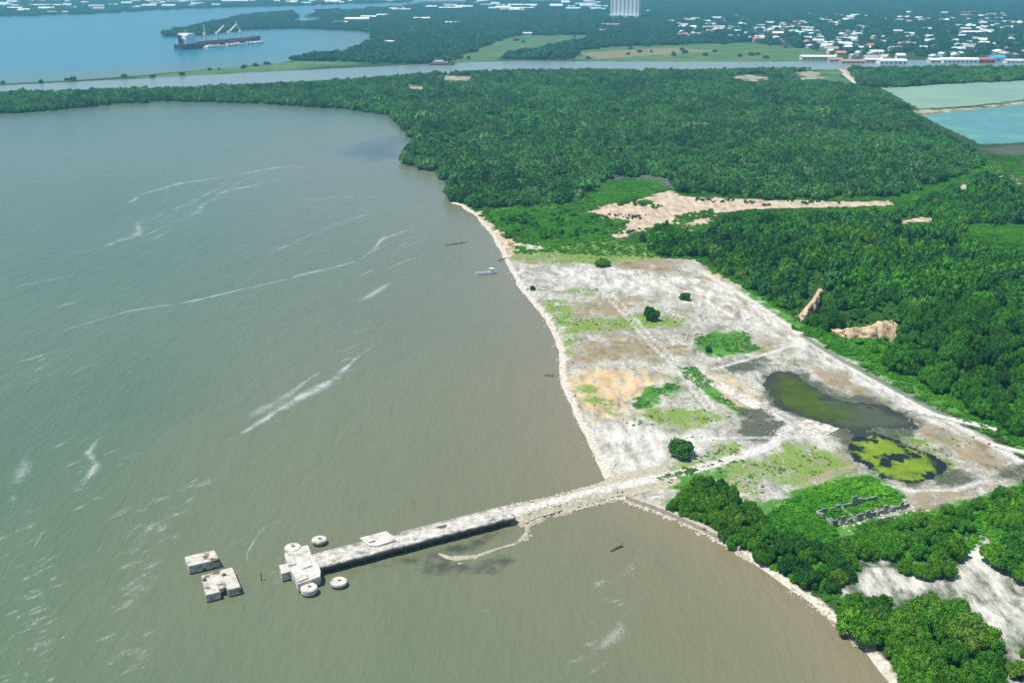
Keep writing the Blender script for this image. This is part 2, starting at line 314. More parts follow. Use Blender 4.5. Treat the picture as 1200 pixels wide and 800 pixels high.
c = n.mix(n.math('MULTIPLY', mask('fsand', 50, .03, 4), .8), c, n.mix(n.ramp(med, .4, .6), (.24, .22, .12), (.50, .43, .35)))
c = n.mix(n.math('MULTIPLY', n.math('MULTIPLY', mask('mud', 14, .1, 2.5), n.ramp(streak, .24, .42)), .96), c, n.mix(n.ramp(fine, .3, .7), (.035, .046, .026), (.115, .125, .09)))
c = n.mix(mask('beach', 2.5, .3, .6), c, n.mix(n.ramp(fine, .35, .65), (.34, .30, .24), (.64, .60, .51)))
c = n.mix(mask('bar', .8, .5, .5), c, n.mix(n.ramp(fine, .35, .65), (.27, .24, .17), (.47, .43, .34)))
c = n.mix(n.math('MULTIPLY', mask('track', 2.2, .4, .7), .85), c, n.mix(n.ramp(fine, .36, .6), (.36, .34, .31), (.66, .64, .60)))
c = n.mix(n.math('MULTIPLY', mask('drain', .9, .5, .4), .75), c, (.06, .12, .05))
n.put(b.inputs['Base Color'], c); b.inputs['Roughness'].default_value = .95; b.inputs['Specular IOR Level'].default_value = .15
n.put(b.inputs['Normal'], n.bump(fine, .7, .35))
ground = grid_mesh('ground', X, Y, Zg, Q, m_ground, attrs); tag(ground, 'coastal ground of bleached salt flats, sand, grass and forest floor', kind='structure')

# ------------------------------------------------------------------ WATER
rw = np.concatenate([np.geomspace(60, 3200, 330, endpoint=False), np.geomspace(3200, 30000, 40)])
X2, Y2, Q2 = fan(330, rw, .78)
def U2(poly, lim=60.): return sdf(GP(poly, 0), X2, Y2, lim)
shore = np.full(X2.shape, -400.)
shore = np.maximum(shore, -pdist(GP(COAST[:33], 0), X2, Y2, 400))
wat = dict(shore=shore,
           canal=U2([(-400, 125), (0, 112), (300, 101), (480, 90), (600, 86), (2600, 86), (2600, 66), (600, 67), (480, 73), (300, 82), (240, 86), (0, 100), (-400, 112)], 30),
           farbay=U2([(-400, 112), (0, 99), (240, 84), (330, 77), (460, 66), (460, 30), (560, -22), (-3000, -22), (-3000, 150)], 300),
           weed=np.maximum(U2([(490, 664), (520, 658), (560, 662), (590, 652), (600, 655), (580, 668), (540, 672), (500, 672)], 20), U2([(380, 672), (470, 652), (500, 645), (590, 618), (600, 622), (560, 648), (500, 660), (440, 668)], 20) - 1.5),  # weed bed first; second patch paints the pier's shadow onto the water
           dark=U2([(396, 182), (425, 168), (455, 160), (480, 164), (476, 184), (430, 190)], 60))
m_water, t, b = mat('water'); n = N(t)
big = n.noise(.006, 4, .6, stretch=(1, .5, 1, .5)); md = n.noise(.03, 4, .6, stretch=(1, .4, 1, .4))
green_ = n.mix(n.ramp(big, .35, .65), (.064, .118, .068), (.092, .142, .082))
sh = n.math('ADD', n.attr('shore'), n.math('MULTIPLY', n.math('SUBTRACT', big, .5), 130))
c = n.mix(n.ramp(sh, -170, -2), green_, (.168, .158, .092))
c = n.mix(n.math('MULTIPLY', n.ramp(n.math('ADD', n.attr('shore'), n.math('MULTIPLY', n.math('SUBTRACT', md, .5), 30)), -22, 2), .5), c, (.21, .17, .11))
# clearer water farther out
sp = n.new('ShaderNodeSeparateXYZ'); n.put(sp.inputs[0], n.pos())
off = n.ramp(n.math('ADD', sp.outputs[1], n.math('MULTIPLY', big, 260)), 420, 1000)
c = n.mix(n.math('MULTIPLY', off, .55), c, (.10, .145, .12))
c = n.mix(n.ramp(n.attr('canal'), -6, 6), c, (.17, .23, .225))
c = n.mix(n.ramp(n.attr('farbay'), -10, 250), c, (.02, .16, .22))
c = n.mix(n.math('MULTIPLY', n.ramp(n.math('ADD', n.attr('dark'), n.math('MULTIPLY', n.math('SUBTRACT', md, .5), 60)), -10, 25), .85), c, (.035, .06, .09))
c = n.mix(n.math('MULTIPLY', n.ramp(n.math('ADD', n.attr('weed'), n.math('MULTIPLY', n.math('SUBTRACT', n.noise(.3, 4), .5), 6)), -1.2, 1.5), .75), c, (.03, .042, .034))  # darkens the weed bed and the painted pier shadow alike
n.put(b.inputs['Base Color'], c)
b.inputs['Roughness'].default_value = .22; b.inputs['IOR'].default_value = 1.33
w1 = n.noise(.42, 4, .6, stretch=(1, .33, 1, .62)); w2 = n.noise(.12, 3, .5, stretch=(1, .4, 1, .9))
wv = n.math('ADD', w1, n.math('MULTIPLY', w2, 1.5))
n.put(b.inputs['Normal'], n.bump(wv, .8, .6))
water = grid_mesh('water', X2, Y2, np.zeros_like(X2), Q2, m_water, wat); tag(water, 'murky green-brown bay, grey canal and blue far bay', kind='structure')

# ponds lying in their hollows
def sheet(name, pts, z, m, label):
    bm = bmesh.new(); f = bm.faces.new([bm.verts.new((p[0], p[1], z)) for p in pts]); bmesh.ops.triangulate(bm, faces=[f])
    bmesh.ops.recalc_face_normals(bm, faces=bm.faces)
    if sum(f.normal.z for f in bm.faces) < 0: bmesh.ops.reverse_faces(bm, faces=bm.faces)
    me = bpy.data.meshes.new(name); bm.to_mesh(me); me.materials.append(m); o = link(name, me); return tag(o, label, kind='structure')
def grow(p, d):
    c = p.mean(0); return p + (p - c) / np.linalg.norm(p - c, axis=1)[:, None] * d
def pond_mat(name, lo, hi, black, th, sc=.09, soft=.04):
    m, t, b = mat(name); n = N(t)
    f = n.noise(sc, 5, .6); g = n.noise(.6, 4, .7)
    c = n.mix(n.ramp(g, .3, .7), lo, hi); k = n.ramp(f, th, th + soft)
    c = n.mix(k, c, black); b.inputs['Specular IOR Level'].default_value = .2; n.put(b.inputs['Base Color'], c)
    n.put(b.inputs['Roughness'], n.ramp(k, 0, 1, .9, .12)); n.put(b.inputs['Normal'], n.bump(g, .3, .1)); return m
def weed_pond(k, z, m, label):
    p = ponds[k]; x0, y0 = p.min(0) - 6; x1, y1 = p.max(0) + 6; nx = int((x1 - x0) / .8); ny = int((y1 - y0) / .8)
    xx, yy = np.meshgrid(np.linspace(x0, x1, nx), np.linspace(y0, y1, ny)); xx = xx.ravel(); yy = yy.ravel(); sd = sdf(p, xx, yy, 30)
    i = np.arange((ny - 1) * (nx - 1)); a = (i // (nx - 1)) * nx + i % (nx - 1); q = np.stack([a, a + 1, a + 1 + nx, a + nx], 1); q = q[(sd[q] > -4).any(1)]
    us = np.unique(q); mp = np.full(len(xx), -1); mp[us] = np.arange(len(us))
    px_, py_ = proj(xx, yy, z); far_ = np.clip((px_ - p_x[0]) / (p_x[1] - p_x[0]), 0, 1)
    tag(grid_mesh('pond', xx[us], yy[us], np.full(len(us), z), mp[q], m, dict(sd=sd[us], along=far_[us])), label, kind='structure')
p_x = (900, 1070)
def weed_mat(name, a, b_, far_col, black, e0, e1, th, sc, amp):
    m, t, b = mat(name); n = N(t); g = n.noise(.7, 5, .7); f = n.noise(sc, 5, .62, stretch=(1, .8, 1, .4)); ed_ = n.math('ADD', n.attr('sd'), n.math('MULTIPLY', n.math('SUBTRACT', f, .5), amp))
    c = n.mix(n.ramp(n.noise(.12, 5, .65), .38, .62), a, b_); c = n.mix(n.ramp(g, .35, .7, 0, .45), c, b_)
    c = n.mix(n.ramp(n.math('ADD', n.attr('along'), n.math('MULTIPLY', n.math('SUBTRACT', f, .5), 1.2)), .42, .62), c, far_col)
    k = n.math('MAXIMUM', n.ramp(f, th, th + .05), n.ramp(ed_, e0, e1, 1, 0)); c = n.mix(k, c, black)
    n.put(b.inputs['Base Color'], c); n.put(b.inputs['Roughness'], n.ramp(k, 0, 1, .95, .2)); b.inputs['Specular IOR Level'].default_value = .15; n.put(b.inputs['Normal'], n.bump(g, .5, .2)); return m
weed_pond(0, .5, weed_mat('pond_weed', (.028, .056, .008), (.060, .092, .014), (.060, .075, .050), (.030, .036, .024), 0, 4, .60, .10, 16), 'pond choked with dull olive weed, greying at its right end')
p_x = (800, 2000)
weed_pond(1, .46, weed_mat('pond_algae', (.085, .15, .012), (.19, .27, .022), (.16, .23, .02), (.008, .014, .010), .5, 2.6, .50, .12, 16), 'pond of bright yellow-green scum broken by black open water')
sheet('salt_pond', grow(ponds[2], 9), .55, pond_mat('brine_pale', (.19, .30, .22), (.22, .33, .24), (.16, .28, .22), .35, .012, .4), 'pale green salt pond, the farther one of the two')
sheet('salt_pond', grow(ponds[3], 7), .55, pond_mat('brine_blue', (.10, .27, .23), (.12, .29, .25), (.06, .20, .22), .38, .015, .25), 'turquoise salt pond nearer than the pale green one')

# sandbar curving off the causeway
def bar_sheet():
    p = sandbar; x0, y0 = p.min(0) - 4; x1, y1 = p.max(0) + 4; nx = int((x1 - x0) / .35); ny = int((y1 - y0) / .35)
    xx, yy = np.meshgrid(np.linspace(x0, x1, nx), np.linspace(y0, y1, ny)); xx = xx.ravel(); yy = yy.ravel()
    sd = sdf(p, xx, yy, 12) - .35 + .4 * wiggle(xx, yy, 2.1) + .18 * wiggle(xx, yy, .8); zz = np.clip(sd * .3, -1.2, .5) + .05 * wiggle(xx, yy, .6)
    i = np.arange((ny - 1) * (nx - 1)); a = (i // (nx - 1)) * nx + i % (nx - 1); q = np.stack([a, a + 1, a + 1 + nx, a + nx], 1); q = q[(zz[q] > -1.1).any(1)]
    us = np.unique(q); mp = np.full(len(xx), -1); mp[us] = np.arange(len(us))
    tag(grid_mesh('sandbar', xx[us], yy[us], zz[us], mp[q], simple('sandbar_sand', (.36, .325, .245), .25, .8, .95, ((.24, .21, .15), .5, .52, .66)), {}), 'pale sandbar curving through the water from the causeway along the pier', kind='structure')
bar_sheet()

# foam streaks on the bay
m_foam, t, b = mat('foam'); n = N(t)
b.inputs['Base Color'].default_value = (.62, .68, .66, 1); b.inputs['Roughness'].default_value = .8
e = n.attr('edge'); a = n.attr('amount')
f1 = n.noise(1.5, 6, .85, stretch=(1, .5, 1, .6)); f2 = n.noise(.09, 3, .6)
dens = n.math('MULTIPLY', n.math('MULTIPLY', e, a), n.ramp(f2, .28, .54))
n.put(b.inputs['Alpha'], n.math('MULTIPLY', n.ramp(n.math('ADD', f1, n.math('MULTIPLY', dens, .42)), .61, 1.02), .5))
FOAM = [([(140, 240), (170, 227), (215, 215), (270, 205), (340, 195), (400, 195)], 9, .9), ([(215, 255), (270, 222), (345, 206)], 9, .8), ([(70, 302), (120, 290), (155, 277), (160, 262), (182, 255)], 8, .8),
        ([(0, 430), (45, 418), (92, 403)], 4, 1.), ([(60, 392), (150, 365), (210, 355), (340, 327), (420, 305), (450, 280), (495, 264)], 4, 1.05), ([(50, 365), (107, 350)], 4, .9),
        ([(410, 357), (440, 340), (468, 326)], 6, 1.), ([(408, 395), (446, 379)], 6, 1.), ([(262, 522), (290, 505), (325, 483), (370, 452), (405, 428), (442, 403)], 7, 1.35),
        ([(285, 500), (330, 470), (400, 420)], 8, .8), ([(-5, 462), (30, 447)], 4, 1), ([(215, 577), (240, 563), (265, 550)], 5, 1.15), ([(160, 598), (190, 584), (235, 566)], 4, .9), ([(150, 655), (165, 640), (172, 615), (195, 600)], 8, .85),
        ([(78, 578), (95, 565), (108, 545), (104, 530), (128, 503)], 4, 1.05), ([(28, 650), (45, 630), (66, 608)], 5, 1), ([(140, 697), (160, 685), (186, 671)], 5, 1.15), ([(130, 725), (150, 710), (170, 695)], 7, 1.),
        ([(138, 755), (150, 765), (178, 778)], 7, 1.), ([(135, 768), (160, 745)], 5, 1), ([(25, 700), (45, 690), (68, 702)], 6, .95), ([(25, 765), (45, 752), (68, 742)], 6, 1.), ([(35, 795), (50, 780)], 6, 1), ([(150, 800), (185, 795)], 6, 1.2),
        ([(290, 665), (288, 648), (300, 625), (303, 602)], 1.6, 1.1), ([(680, 782), (700, 752), (722, 735), (730, 715)], 5, .8), ([(720, 690), (750, 655), (760, 648)], 4, .75), ([(560, 369), (585, 367)], 4, 1.3), ([(566, 445), (585, 441)], 3, 1.3),
        ([(570, 520), (584, 517)], 2.5, 1.3), ([(560, 715), (575, 712)], 2, 1.2), ([(340, 708), (366, 716)], 2.5, 1.2), ([(395, 700), (402, 712)], 2, 1.2), ([(0, 340), (90, 322), (60, 330)], 5, .7), ([(10, 610), (30, 560), (40, 520)], 7, .7),
        ([(300, 300), (380, 270), (440, 245)], 6, .6), ([(0, 300), (60, 285)], 8, .6), ([(40, 560), (120, 540), (200, 520)], 4, .6), ([(330, 235), (420, 230), (500, 232)], 8, .55), ([(560, 260), (620, 380)], 5, .01)]
random.seed(5)
for cx0, cy0, cx1, cy1, k in ((45, 600, 40, 800, 26), (165, 590, 150, 800, 30), (110, 510, 85, 600, 10), (20, 560, 5, 800, 12), (230, 560, 190, 640, 8), (430, 395, 390, 440, 6), (480, 275, 430, 330, 8), (60, 420, 20, 470, 6), (300, 200, 150, 290, 12), (680, 780, 745, 660, 8), (300, 600, 315, 700, 5)):
    for _ in range(int(k * 1.8)):
        f = random.random(); x = cx0 + (cx1 - cx0) * f + random.gauss(0, 13); y = cy0 + (cy1 - cy0) * f + random.gauss(0, 6); L_ = random.uniform(8, 26)
        FOAM.append(([(x - L_, y + L_ * random.uniform(.35, .6)), (x, y), (x + L_, y - L_ * random.uniform(.35, .6))], random.uniform(1.2, 3.2), random.uniform(.8, 1.15)))
V = []; Fc = []; ed = []; am = []
for pts, wd, amt in FOAM:
    g = GP(pts, 0); P = []
    for i in range(len(g) - 1):
        k = max(2, int(np.linalg.norm(g[i + 1] - g[i]) / 6))
        P += [g[i] + (g[i + 1] - g[i]) * j / k for j in range(k)]
    P.append(g[-1]); P = np.array(P); ph = random.random() * 6
    T = np.gradient(P, axis=0); T /= np.linalg.norm(T, axis=1)[:, None] + 1e-9; Nn = np.stack([-T[:, 1], T[:, 0]], 1)
    wob = np.array([sin(i * .35 + ph) + .5 * sin(i * .9 + 2 * ph) for i in range(len(P))])
    P = P + Nn * wob[:, None] * wd * .25; k0 = len(V); L = len(P)
    for i in range(L):
        ww = .6 * wd * (.7 + .4 * sin(i * .5 + ph * 3)); fade = min(1, i / 2.5, (L - 1 - i) / 2.5)
        for s_, e_ in ((-1, 0), (0, 1), (1, 0)):
            q = P[i] + Nn[i] * ww * s_; V.append((q[0], q[1], .03)); ed.append(e_); am.append(amt * fade)
    for i in range(L - 1):
        for j in (0, 1): Fc.append((k0 + i * 3 + j, k0 + i * 3 + j + 1, k0 + i * 3 + j + 4, k0 + i * 3 + j + 3))
me = mesh_np('foam_streaks', V, Fc, m_foam)
for k, v in (('edge', ed), ('amount', am)): me.attributes.new(k, 'FLOAT', 'POINT').data.foreach_set('value', np.array(v, np.float32))
tag(link('foam_streaks', me), 'thin broken streaks of white foam drifting across the bay', kind='stuff')

# ------------------------------------------------------------------ CLIFFS of bare earth on the wooded slope
m_earth = simple('bare_earth', (.50, .38, .24), .4, .5, .95, ((.30, .19, .10), .2, .52, .66), .6)
def cliff(base, hs, label, depth=6):
    g = GP(base); random.seed(len(base)); k = 7; P = []; hh = []
    for i in range(len(g) - 1):
        for j in range(k): P.append(g[i] + (g[i + 1] - g[i]) * j / k); hh.append(hs[i] + (hs[i + 1] - hs[i]) * j / k)
    P.append(g[-1]); hh.append(hs[-1]); n_ = len(P); V = []; Fc = []; R_ = 8
    for i in range(n_):
        z0 = Z(*P[i]) - 1.0
        for r in range(R_ + 1):
            f = r / R_; jx = random.uniform(-.7, .7) * (0 < r); jy = random.uniform(-.7, .7)
            V.append((P[i][0] + jx, P[i][1] + f * f * depth * .5 + jy * .8 + 1.3 * sin(i * 1.7) * f + .8 * sin(i * .6 + 1), z0 + (hh[i] + 1) * f ** .8 + random.uniform(-.3, .3)))
        V.append((P[i][0], P[i][1] + depth + 3, z0 + hh[i] * .7)); V.append((P[i][0], P[i][1] + depth + 3, z0 - 3))
    m_ = R_ + 3
    for i in range(n_ - 1):
        for r in range(m_ - 1): Fc.append((i * m_ + r, (i + 1) * m_ + r, (i + 1) * m_ + r + 1, i * m_ + r + 1))
    o = link('cliff', mesh_np('cliff', V, Fc, m_earth, None, True)); tag(o, label, kind='structure')
cliff([(976, 392), (990, 398), (1012, 399), (1034, 402), (1047, 408), (1056, 414)], [1.5, 4, 5, 7.5, 10, 2], 'larger bare tan earth scarp in the wooded slope')
cliff([(938, 380), (946, 376), (955, 368), (964, 352)], [2, 5, 6, 3], 'narrow bare earth scarp left of the larger one')

# ------------------------------------------------------------------ FOLIAGE
def leaf_mat(name, a, b_, trans=.25, ybias=None):
    m, t, b = mat(name); n = N(t)
    oi = n.new('ShaderNodeObjectInfo').outputs['Random']; ri = n.new('ShaderNodeNewGeometry').outputs['Random Per Island']
    w = n.noise(.05, 5, .65)
    f = n.math('ADD', n.math('MULTIPLY', oi, .30), n.math('ADD', n.math('MULTIPLY', ri, .28), n.math('ADD', n.ramp(w, .32, .68, -.2, .4), n.ramp(n.noise(.011, 4, .6), .36, .64, -.1, .3))))
    c = n.mix(n.ramp(f, .0, 1.), a, b_)
    if ybias: c = n.mix(n.ramp(oi, .82, .9, 0, .8), c, ybias)
    n.put(b.inputs['Base Color'], c); b.inputs['Roughness'].default_value = .65; b.inputs['Specular IOR Level'].default_value = .18
    tr = n.new('ShaderNodeBsdfTranslucent'); n.put(tr.inputs[0], c)
    mx = n.new('ShaderNodeMixShader'); mx.inputs[0].default_value = trans
    t.links.new(b.outputs[0], mx.inputs[1]); t.links.new(tr.outputs[0], mx.inputs[2]); t.links.new(mx.outputs[0], t.nodes['Material Output'].inputs[0])
    return m
L_MANG = leaf_mat('mangrove_leaves', (0.018, 0.095, 0.014), (0.108, 0.342, 0.055), .25)
L_PALE = leaf_mat('pale_grey_leaves', (0.045, 0.123, 0.030), (0.165, 0.336, 0.085), .2)
L_DEEP = leaf_mat('deep_leaves', (0.009, 0.062, 0.012), (0.057, 0.230, 0.040), .2)
L_WOOD = leaf_mat('woodland_leaves', (0.012, 0.078, 0.005), (0.093, 0.347, 0.018), .28)
L_LUSH = leaf_mat('lush_leaves', (0.030, 0.123, 0.006), (0.143, 0.370, 0.018), .3, (.16, .28, .03))
L_DARK = leaf_mat('dark_leaves', (0.011, 0.065, 0.007), (0.057, 0.218, 0.018), .2)
L_SHRUB = leaf_mat('shrub_leaves', (0.021, 0.146, 0.006), (0.128, 0.414, 0.016), .32)
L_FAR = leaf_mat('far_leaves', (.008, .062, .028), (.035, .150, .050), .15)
m_bark = simple('bark', (.12, .095, .07), .35, 2.)
def ico(sub):
    bm = bmesh.new(); bmesh.ops.create_icosphere(bm, subdivisions=sub, radius=1)
    V = np.array([v.co[:] for v in bm.verts]); Fc = [[v.index for v in f.verts] for f in bm.faces]; bm.free(); return V, Fc
ICO1, ICO2 = ico(1), ico(2)
def crown_mesh(name, seed, lobes, leaves, lsz, m, flat=.62, low=.15, core=ICO1, spread=.62):
    """crown of radius ~1 and height ~1: uneven lobes, each a lumpy core covered by leaf clumps"""
    rg = np.random.default_rng(seed); V = []; Fc = []; nv = 0
    L = []
    for i in range(lobes):
        a = i * 2.4 + rg.uniform(0, .8); rr = spread * math.sqrt((i + .3) / lobes) * rg.uniform(.8, 1.15)
        r = rg.uniform(.22, .44) * (1.1 - .25 * rr) * (8 / max(8, lobes)) ** .3; top = 1.0 - .75 * rr * rr
        z = max(r * .7 + low, (top - r) * rg.uniform(.55, 1.0))
        L.append((rr * cos(a), rr * sin(a), z, r))
    for x, y, z, r in L:
        cv, cf = core; ns = 1 + .22 * rg.standard_normal(len(cv))
        p = cv * np.clip(ns, .6, 1.25)[:, None] * r * .84 * np.array((1, 1, .85)) + (x, y, z)
        V.append(p); Fc += [[k + nv for k in f] for f in cf]; nv += len(p)
        d = rg.standard_normal((leaves, 3)); d[:, 2] = np.abs(d[:, 2]) * 1.0 - .35 * rg.random(leaves); d /= np.linalg.norm(d, axis=1)[:, None]
        q = d * (r * rg.uniform(.82, 1.22, leaves))[:, None] * np.array((1, 1, .88)) + (x, y, z)
        nr = d + .75 * rg.standard_normal((leaves, 3)); nr /= np.linalg.norm(nr, axis=1)[:, None]
        t1 = np.cross(nr, rg.standard_normal((leaves, 3))); t1 /= np.linalg.norm(t1, axis=1)[:, None]; t2 = np.cross(nr, t1)
        s = (lsz * rg.uniform(.6, 1.5, leaves))[:, None]
        qu = np.stack([q + t1 * s, q + t2 * s * .7, q - t1 * s, q - t2 * s * .7], 1).reshape(-1, 3)
        V.append(qu); Fc += [[nv + 4 * k, nv + 4 * k + 1, nv + 4 * k + 2, nv + 4 * k + 3] for k in range(leaves)]; nv += len(qu)
    V = np.concatenate(V); V[:, 2] = np.maximum(V[:, 2], .02); V[:, 2] *= flat
    return mesh_np(name, V, Fc, m)
def mixc(*k): return k
def trunk_mesh(name, seed, h=.5):
    rg = random.Random(seed); mb = MB(); p = Vector((0, 0, -.12)); 
    for k in range(3):
        q = p + Vector((rg.uniform(-.04, .04), rg.uniform(-.04, .04), (h + .12) / 3)); mb.tube(p, q, .055 - .009 * k, .046 - .009 * k, 7); p = q
    for k in range(5):
        a = k * 1.26 + rg.random(); mb.tube((0, 0, h * .45 + k * .04), (.4 * cos(a), .4 * sin(a), h * .95 + .03 * k), .026, .01, 6)
    return mb.mesh(name, m_bark)
TRUNKS = [trunk_mesh('trunk', s) for s in range(3)]
HI = {k: [crown_mesh('crown', 10 * i + s, 22, 120, .046, m, .74, .08, ICO2, .74) for s in range(4)] for i, (k, m) in enumerate((('lush', L_LUSH), ('wood', L_WOOD), ('dark', L_DARK)))}
HI['shrub'] = [crown_mesh('foliage', 90 + s, 13, 90, .07, L_SHRUB, .5, .0, ICO1, .66) for s in range(3)]
HI['bush'] = [crown_mesh('foliage', 120 + s, 16, 110, .06, L_DARK, .85, .0, ICO2, .55) for s in range(3)]
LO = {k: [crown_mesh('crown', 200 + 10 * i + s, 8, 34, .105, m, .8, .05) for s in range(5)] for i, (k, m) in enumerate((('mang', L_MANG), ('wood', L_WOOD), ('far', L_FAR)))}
LO['mang'] += [crown_mesh('crown', 260 + s, 8, 34, .105, L_PALE, .85, .05) for s in range(2)] + [crown_mesh('crown', 270 + s, 9, 34, .1, L_DEEP, .8, .05) for s in range(3)]
LO['wood'] += [crown_mesh('crown', 280 + s, 9, 34, .1, L_DEEP, .8, .05) for s in range(2)] + [crown_mesh('crown', 290, 8, 34, .1, L_LUSH, .8, .05)]
LO['shrub'] = [crown_mesh('shrub', 300 + s, 7, 34, .12, L_SHRUB, .5, 0) for s in range(3)]
TUFT_DRY = leaf_mat('dry_weeds', (.05, .07, .03), (.14, .14, .07), .1)
LO['tuft'] = [crown_mesh('weed', 320 + s, 4, 10, .22, TUFT_DRY, .35, 0) for s in range(2)]
TUFT_GR = leaf_mat('grass_tufts', (.03, .12, .012), (.12, .26, .035), .3)
LO['grass'] = [crown_mesh('grass_tuft', 330 + s, 4, 14, .2, TUFT_GR, .35, 0) for s in range(2)]

def sample(outline, step, hmin, hmax, seed, holes=(), slack=3, thin=None, ztop=.85):
    """tree spots (x, y, z, height) whose foot and top both fall inside the traced outline"""
    rg = np.random.default_rng(seed); g = GP(outline, 1.2)
    x0, y0 = g.min(0) - 45; x1, y1 = g.max(0) + 12
    nx = int((x1 - x0) / step) + 1; ny = int((y1 - y0) / (step * .866)) + 1
    xs = x0 + step * (np.arange(nx)[None, :] + .5 * (np.arange(ny)[:, None] % 2)) + rg.uniform(-.38, .38, (ny, nx)) * step
    ys = y0 + step * .866 * np.arange(ny)[:, None] + rg.uniform(-.38, .38, (ny, nx)) * step
    x = xs.ravel(); y = ys.ravel(); z = hgt(x, y); h = rg.uniform(hmin, hmax, x.size) * (1 + .18 * wiggle(x, y, 22.))
    a = np.array(outline, float); px, py = proj(x, y, z); qx, qy = proj(x, y, z + h * ztop)
    ok = inpoly(a, px, py - slack) & inpoly(a, qx, qy) & (z > .25)
    for hl in holes: 
        hl = np.array(hl, float); ok &= ~(inpoly(hl, px, py) | inpoly(hl, qx, qy) | inpoly(hl, (px + qx) / 2, (py + qy) / 2))
    if thin is not None: ok &= rg.random(x.size) < thin
    return np.stack([x, y, z, h], 1)[ok]

def scatter(name, spots, protos, wide, label, seed, lo=.6, hi=1.45, m=None):
    """one object whose points carry crowns (an uncountable mass)"""
    rg = np.random.default_rng(seed); k = len(spots)
    me = bpy.data.meshes.new(name); me.vertices.add(k)
    co = spots[:, :3].copy(); co[:, 2] -= .1 * spots[:, 3]; me.vertices.foreach_set('co', co.ravel())
    hz = spots[:, 3] * np.where(rg.random(k) < .08, 1.3, 1); w = wide * hz * rg.uniform(lo, hi, k)
    sc = np.stack([w, w * rg.uniform(.85, 1.15, k), hz * 1.25], 1)
    me.attributes.new('sc', 'FLOAT_VECTOR', 'POINT').data.foreach_set('vector', sc.ravel().astype(np.float32))
    rot = np.zeros((k, 3)); rot[:, 2] = rg.uniform(0, 6.28, k)
    me.attributes.new('rot', 'FLOAT_VECTOR', 'POINT').data.foreach_set('vector', rot.ravel().astype(np.float32))
    vr = (wiggle(spots[:, 0], spots[:, 1], 48.) * .5 + .5 + rg.normal(0, .28, k)) * len(protos)
    me.attributes.new('var', 'INT', 'POINT').data.foreach_set('value', np.clip(vr, 0, len(protos) - 1).astype(np.int32))
    o = link(name, me); tag(o, label, kind='stuff')
    g = bpy.data.node_groups.new(name, 'GeometryNodeTree'); g.interface.new_socket('Geometry', in_out='INPUT', socket_type='NodeSocketGeometry'); g.interface.new_socket('Geometry', in_out='OUTPUT', socket_type='NodeSocketGeometry')
    gi = g.nodes.new('NodeGroupInput'); go = g.nodes.new('NodeGroupOutput'); ip = g.nodes.new('GeometryNodeInstanceOnPoints'); jn = g.nodes.new('GeometryNodeJoinGeometry')
    for pm in protos:
        po = bpy.data.objects.new(pm.name, pm); oi = g.nodes.new('GeometryNodeObjectInfo'); oi.inputs[0].default_value = po; oi.inputs['As Instance'].default_value = True
        g.links.new(oi.outputs['Geometry'], jn.inputs[0])
    def at(nm, ty):
        q = g.nodes.new('GeometryNodeInputNamedAttribute'); q.data_type = ty; q.inputs['Name'].default_value = nm; return q.outputs['Attribute']
    e2r = g.nodes.new('FunctionNodeEulerToRotation'); g.links.new(at('rot', 'FLOAT_VECTOR'), e2r.inputs[0])
    g.links.new(gi.outputs[0], ip.inputs['Points']); g.links.new(jn.outputs[0], ip.inputs['Instance']); ip.inputs['Pick Instance'].default_value = True
    g.links.new(at('var', 'INT'), ip.inputs['Instance Index']); g.links.new(e2r.outputs[0], ip.inputs['Rotation']); g.links.new(at('sc', 'FLOAT_VECTOR'), ip.inputs['Scale'])
    g.links.new(ip.outputs[0], go.inputs[0])
    md_ = o.modifiers.new('scatter', 'NODES'); md_.node_group = g
    return o
tree_protos = {}
def tree(x, y, z, h, kind, rad, label, group, seed, name='tree', cat='tree'):
    rg = random.Random(seed); v = rg.randrange(4); key = (kind, v)
    sc = (rad * rg.uniform(.9, 1.1), rad * rg.uniform(.9, 1.1), h / .72)
    if key not in tree_protos:
        r = empty(name, (x, y, z)); link('trunk', TRUNKS[v % 3], r); link('crown', HI[kind][v], r); tree_protos[key] = r
    else:
        r = copy_tree(tree_protos[key]); r.name = name
    r.location = (x, y, z - .1); r.scale = sc; r.rotation_euler = (0, 0, rg.uniform(0, 6.28))
    for k_ in ('label', 'category', 'group'):
        if k_ in r: del r[k_]
    return tag(r, label, cat, group)
stem_me = MB().tube((0, 0, -.1), (.03, .02, .3), .05, .035, 7).tube((0, 0, .1), (.3, .1, .45), .025, .01, 6).tube((0, 0, .1), (-.25, .2, .45), .025, .01, 6).tube((0, 0, .12), (0, -.3, .45), .025, .01, 6).mesh('stem', m_bark)
def bush(px, py, wpx, h, label, kind='bush', v=0, squash=1.):
    """a bush of its own: px,py is its foot, wpx its width in the photo"""
    x, y = G(px, py); z = Z(x, y); r = wpx / 2 / F * math.sqrt(x * x + y * y + H * H) * .97
    o = empty('bush', (x, y, z - .1), random.Random(px).uniform(0, 6), (r, r * squash, h / .85))
    link('stem', stem_me, o); link('foliage', HI[kind][v], o); return tag(o, label, 'bush')
bush(762, 374, 28, 6.8, 'large round dark bush on the green strip amid the salt flat', v=0)
bush(803, 351, 18, 4.2, 'mid-sized dark bush on white ground below the wood edge', v=1)
bush(706, 311, 24, 5.5, 'ragged bush at the upper end of the salt flat', 'lush', 2)
bush(624, 339, 9, 2.6, 'tiny dark bush alone on the flat close to the shore', v=2)
bush(830, 412, 11, 3.0, 'small dark bush in the oval patch of bright grass', v=2)
bush(798, 533, 46, 6.2, 'broad dark green bush just above the causeway road', 'bush', 1)
bush(727, 240, 9, 2.5, 'low green bush left on the sandy clearing by the forest', 'lush', 1)
bush(757, 236, 20, 2.6, 'low wide bush spread on the sandy clearing', 'shrub', 1)

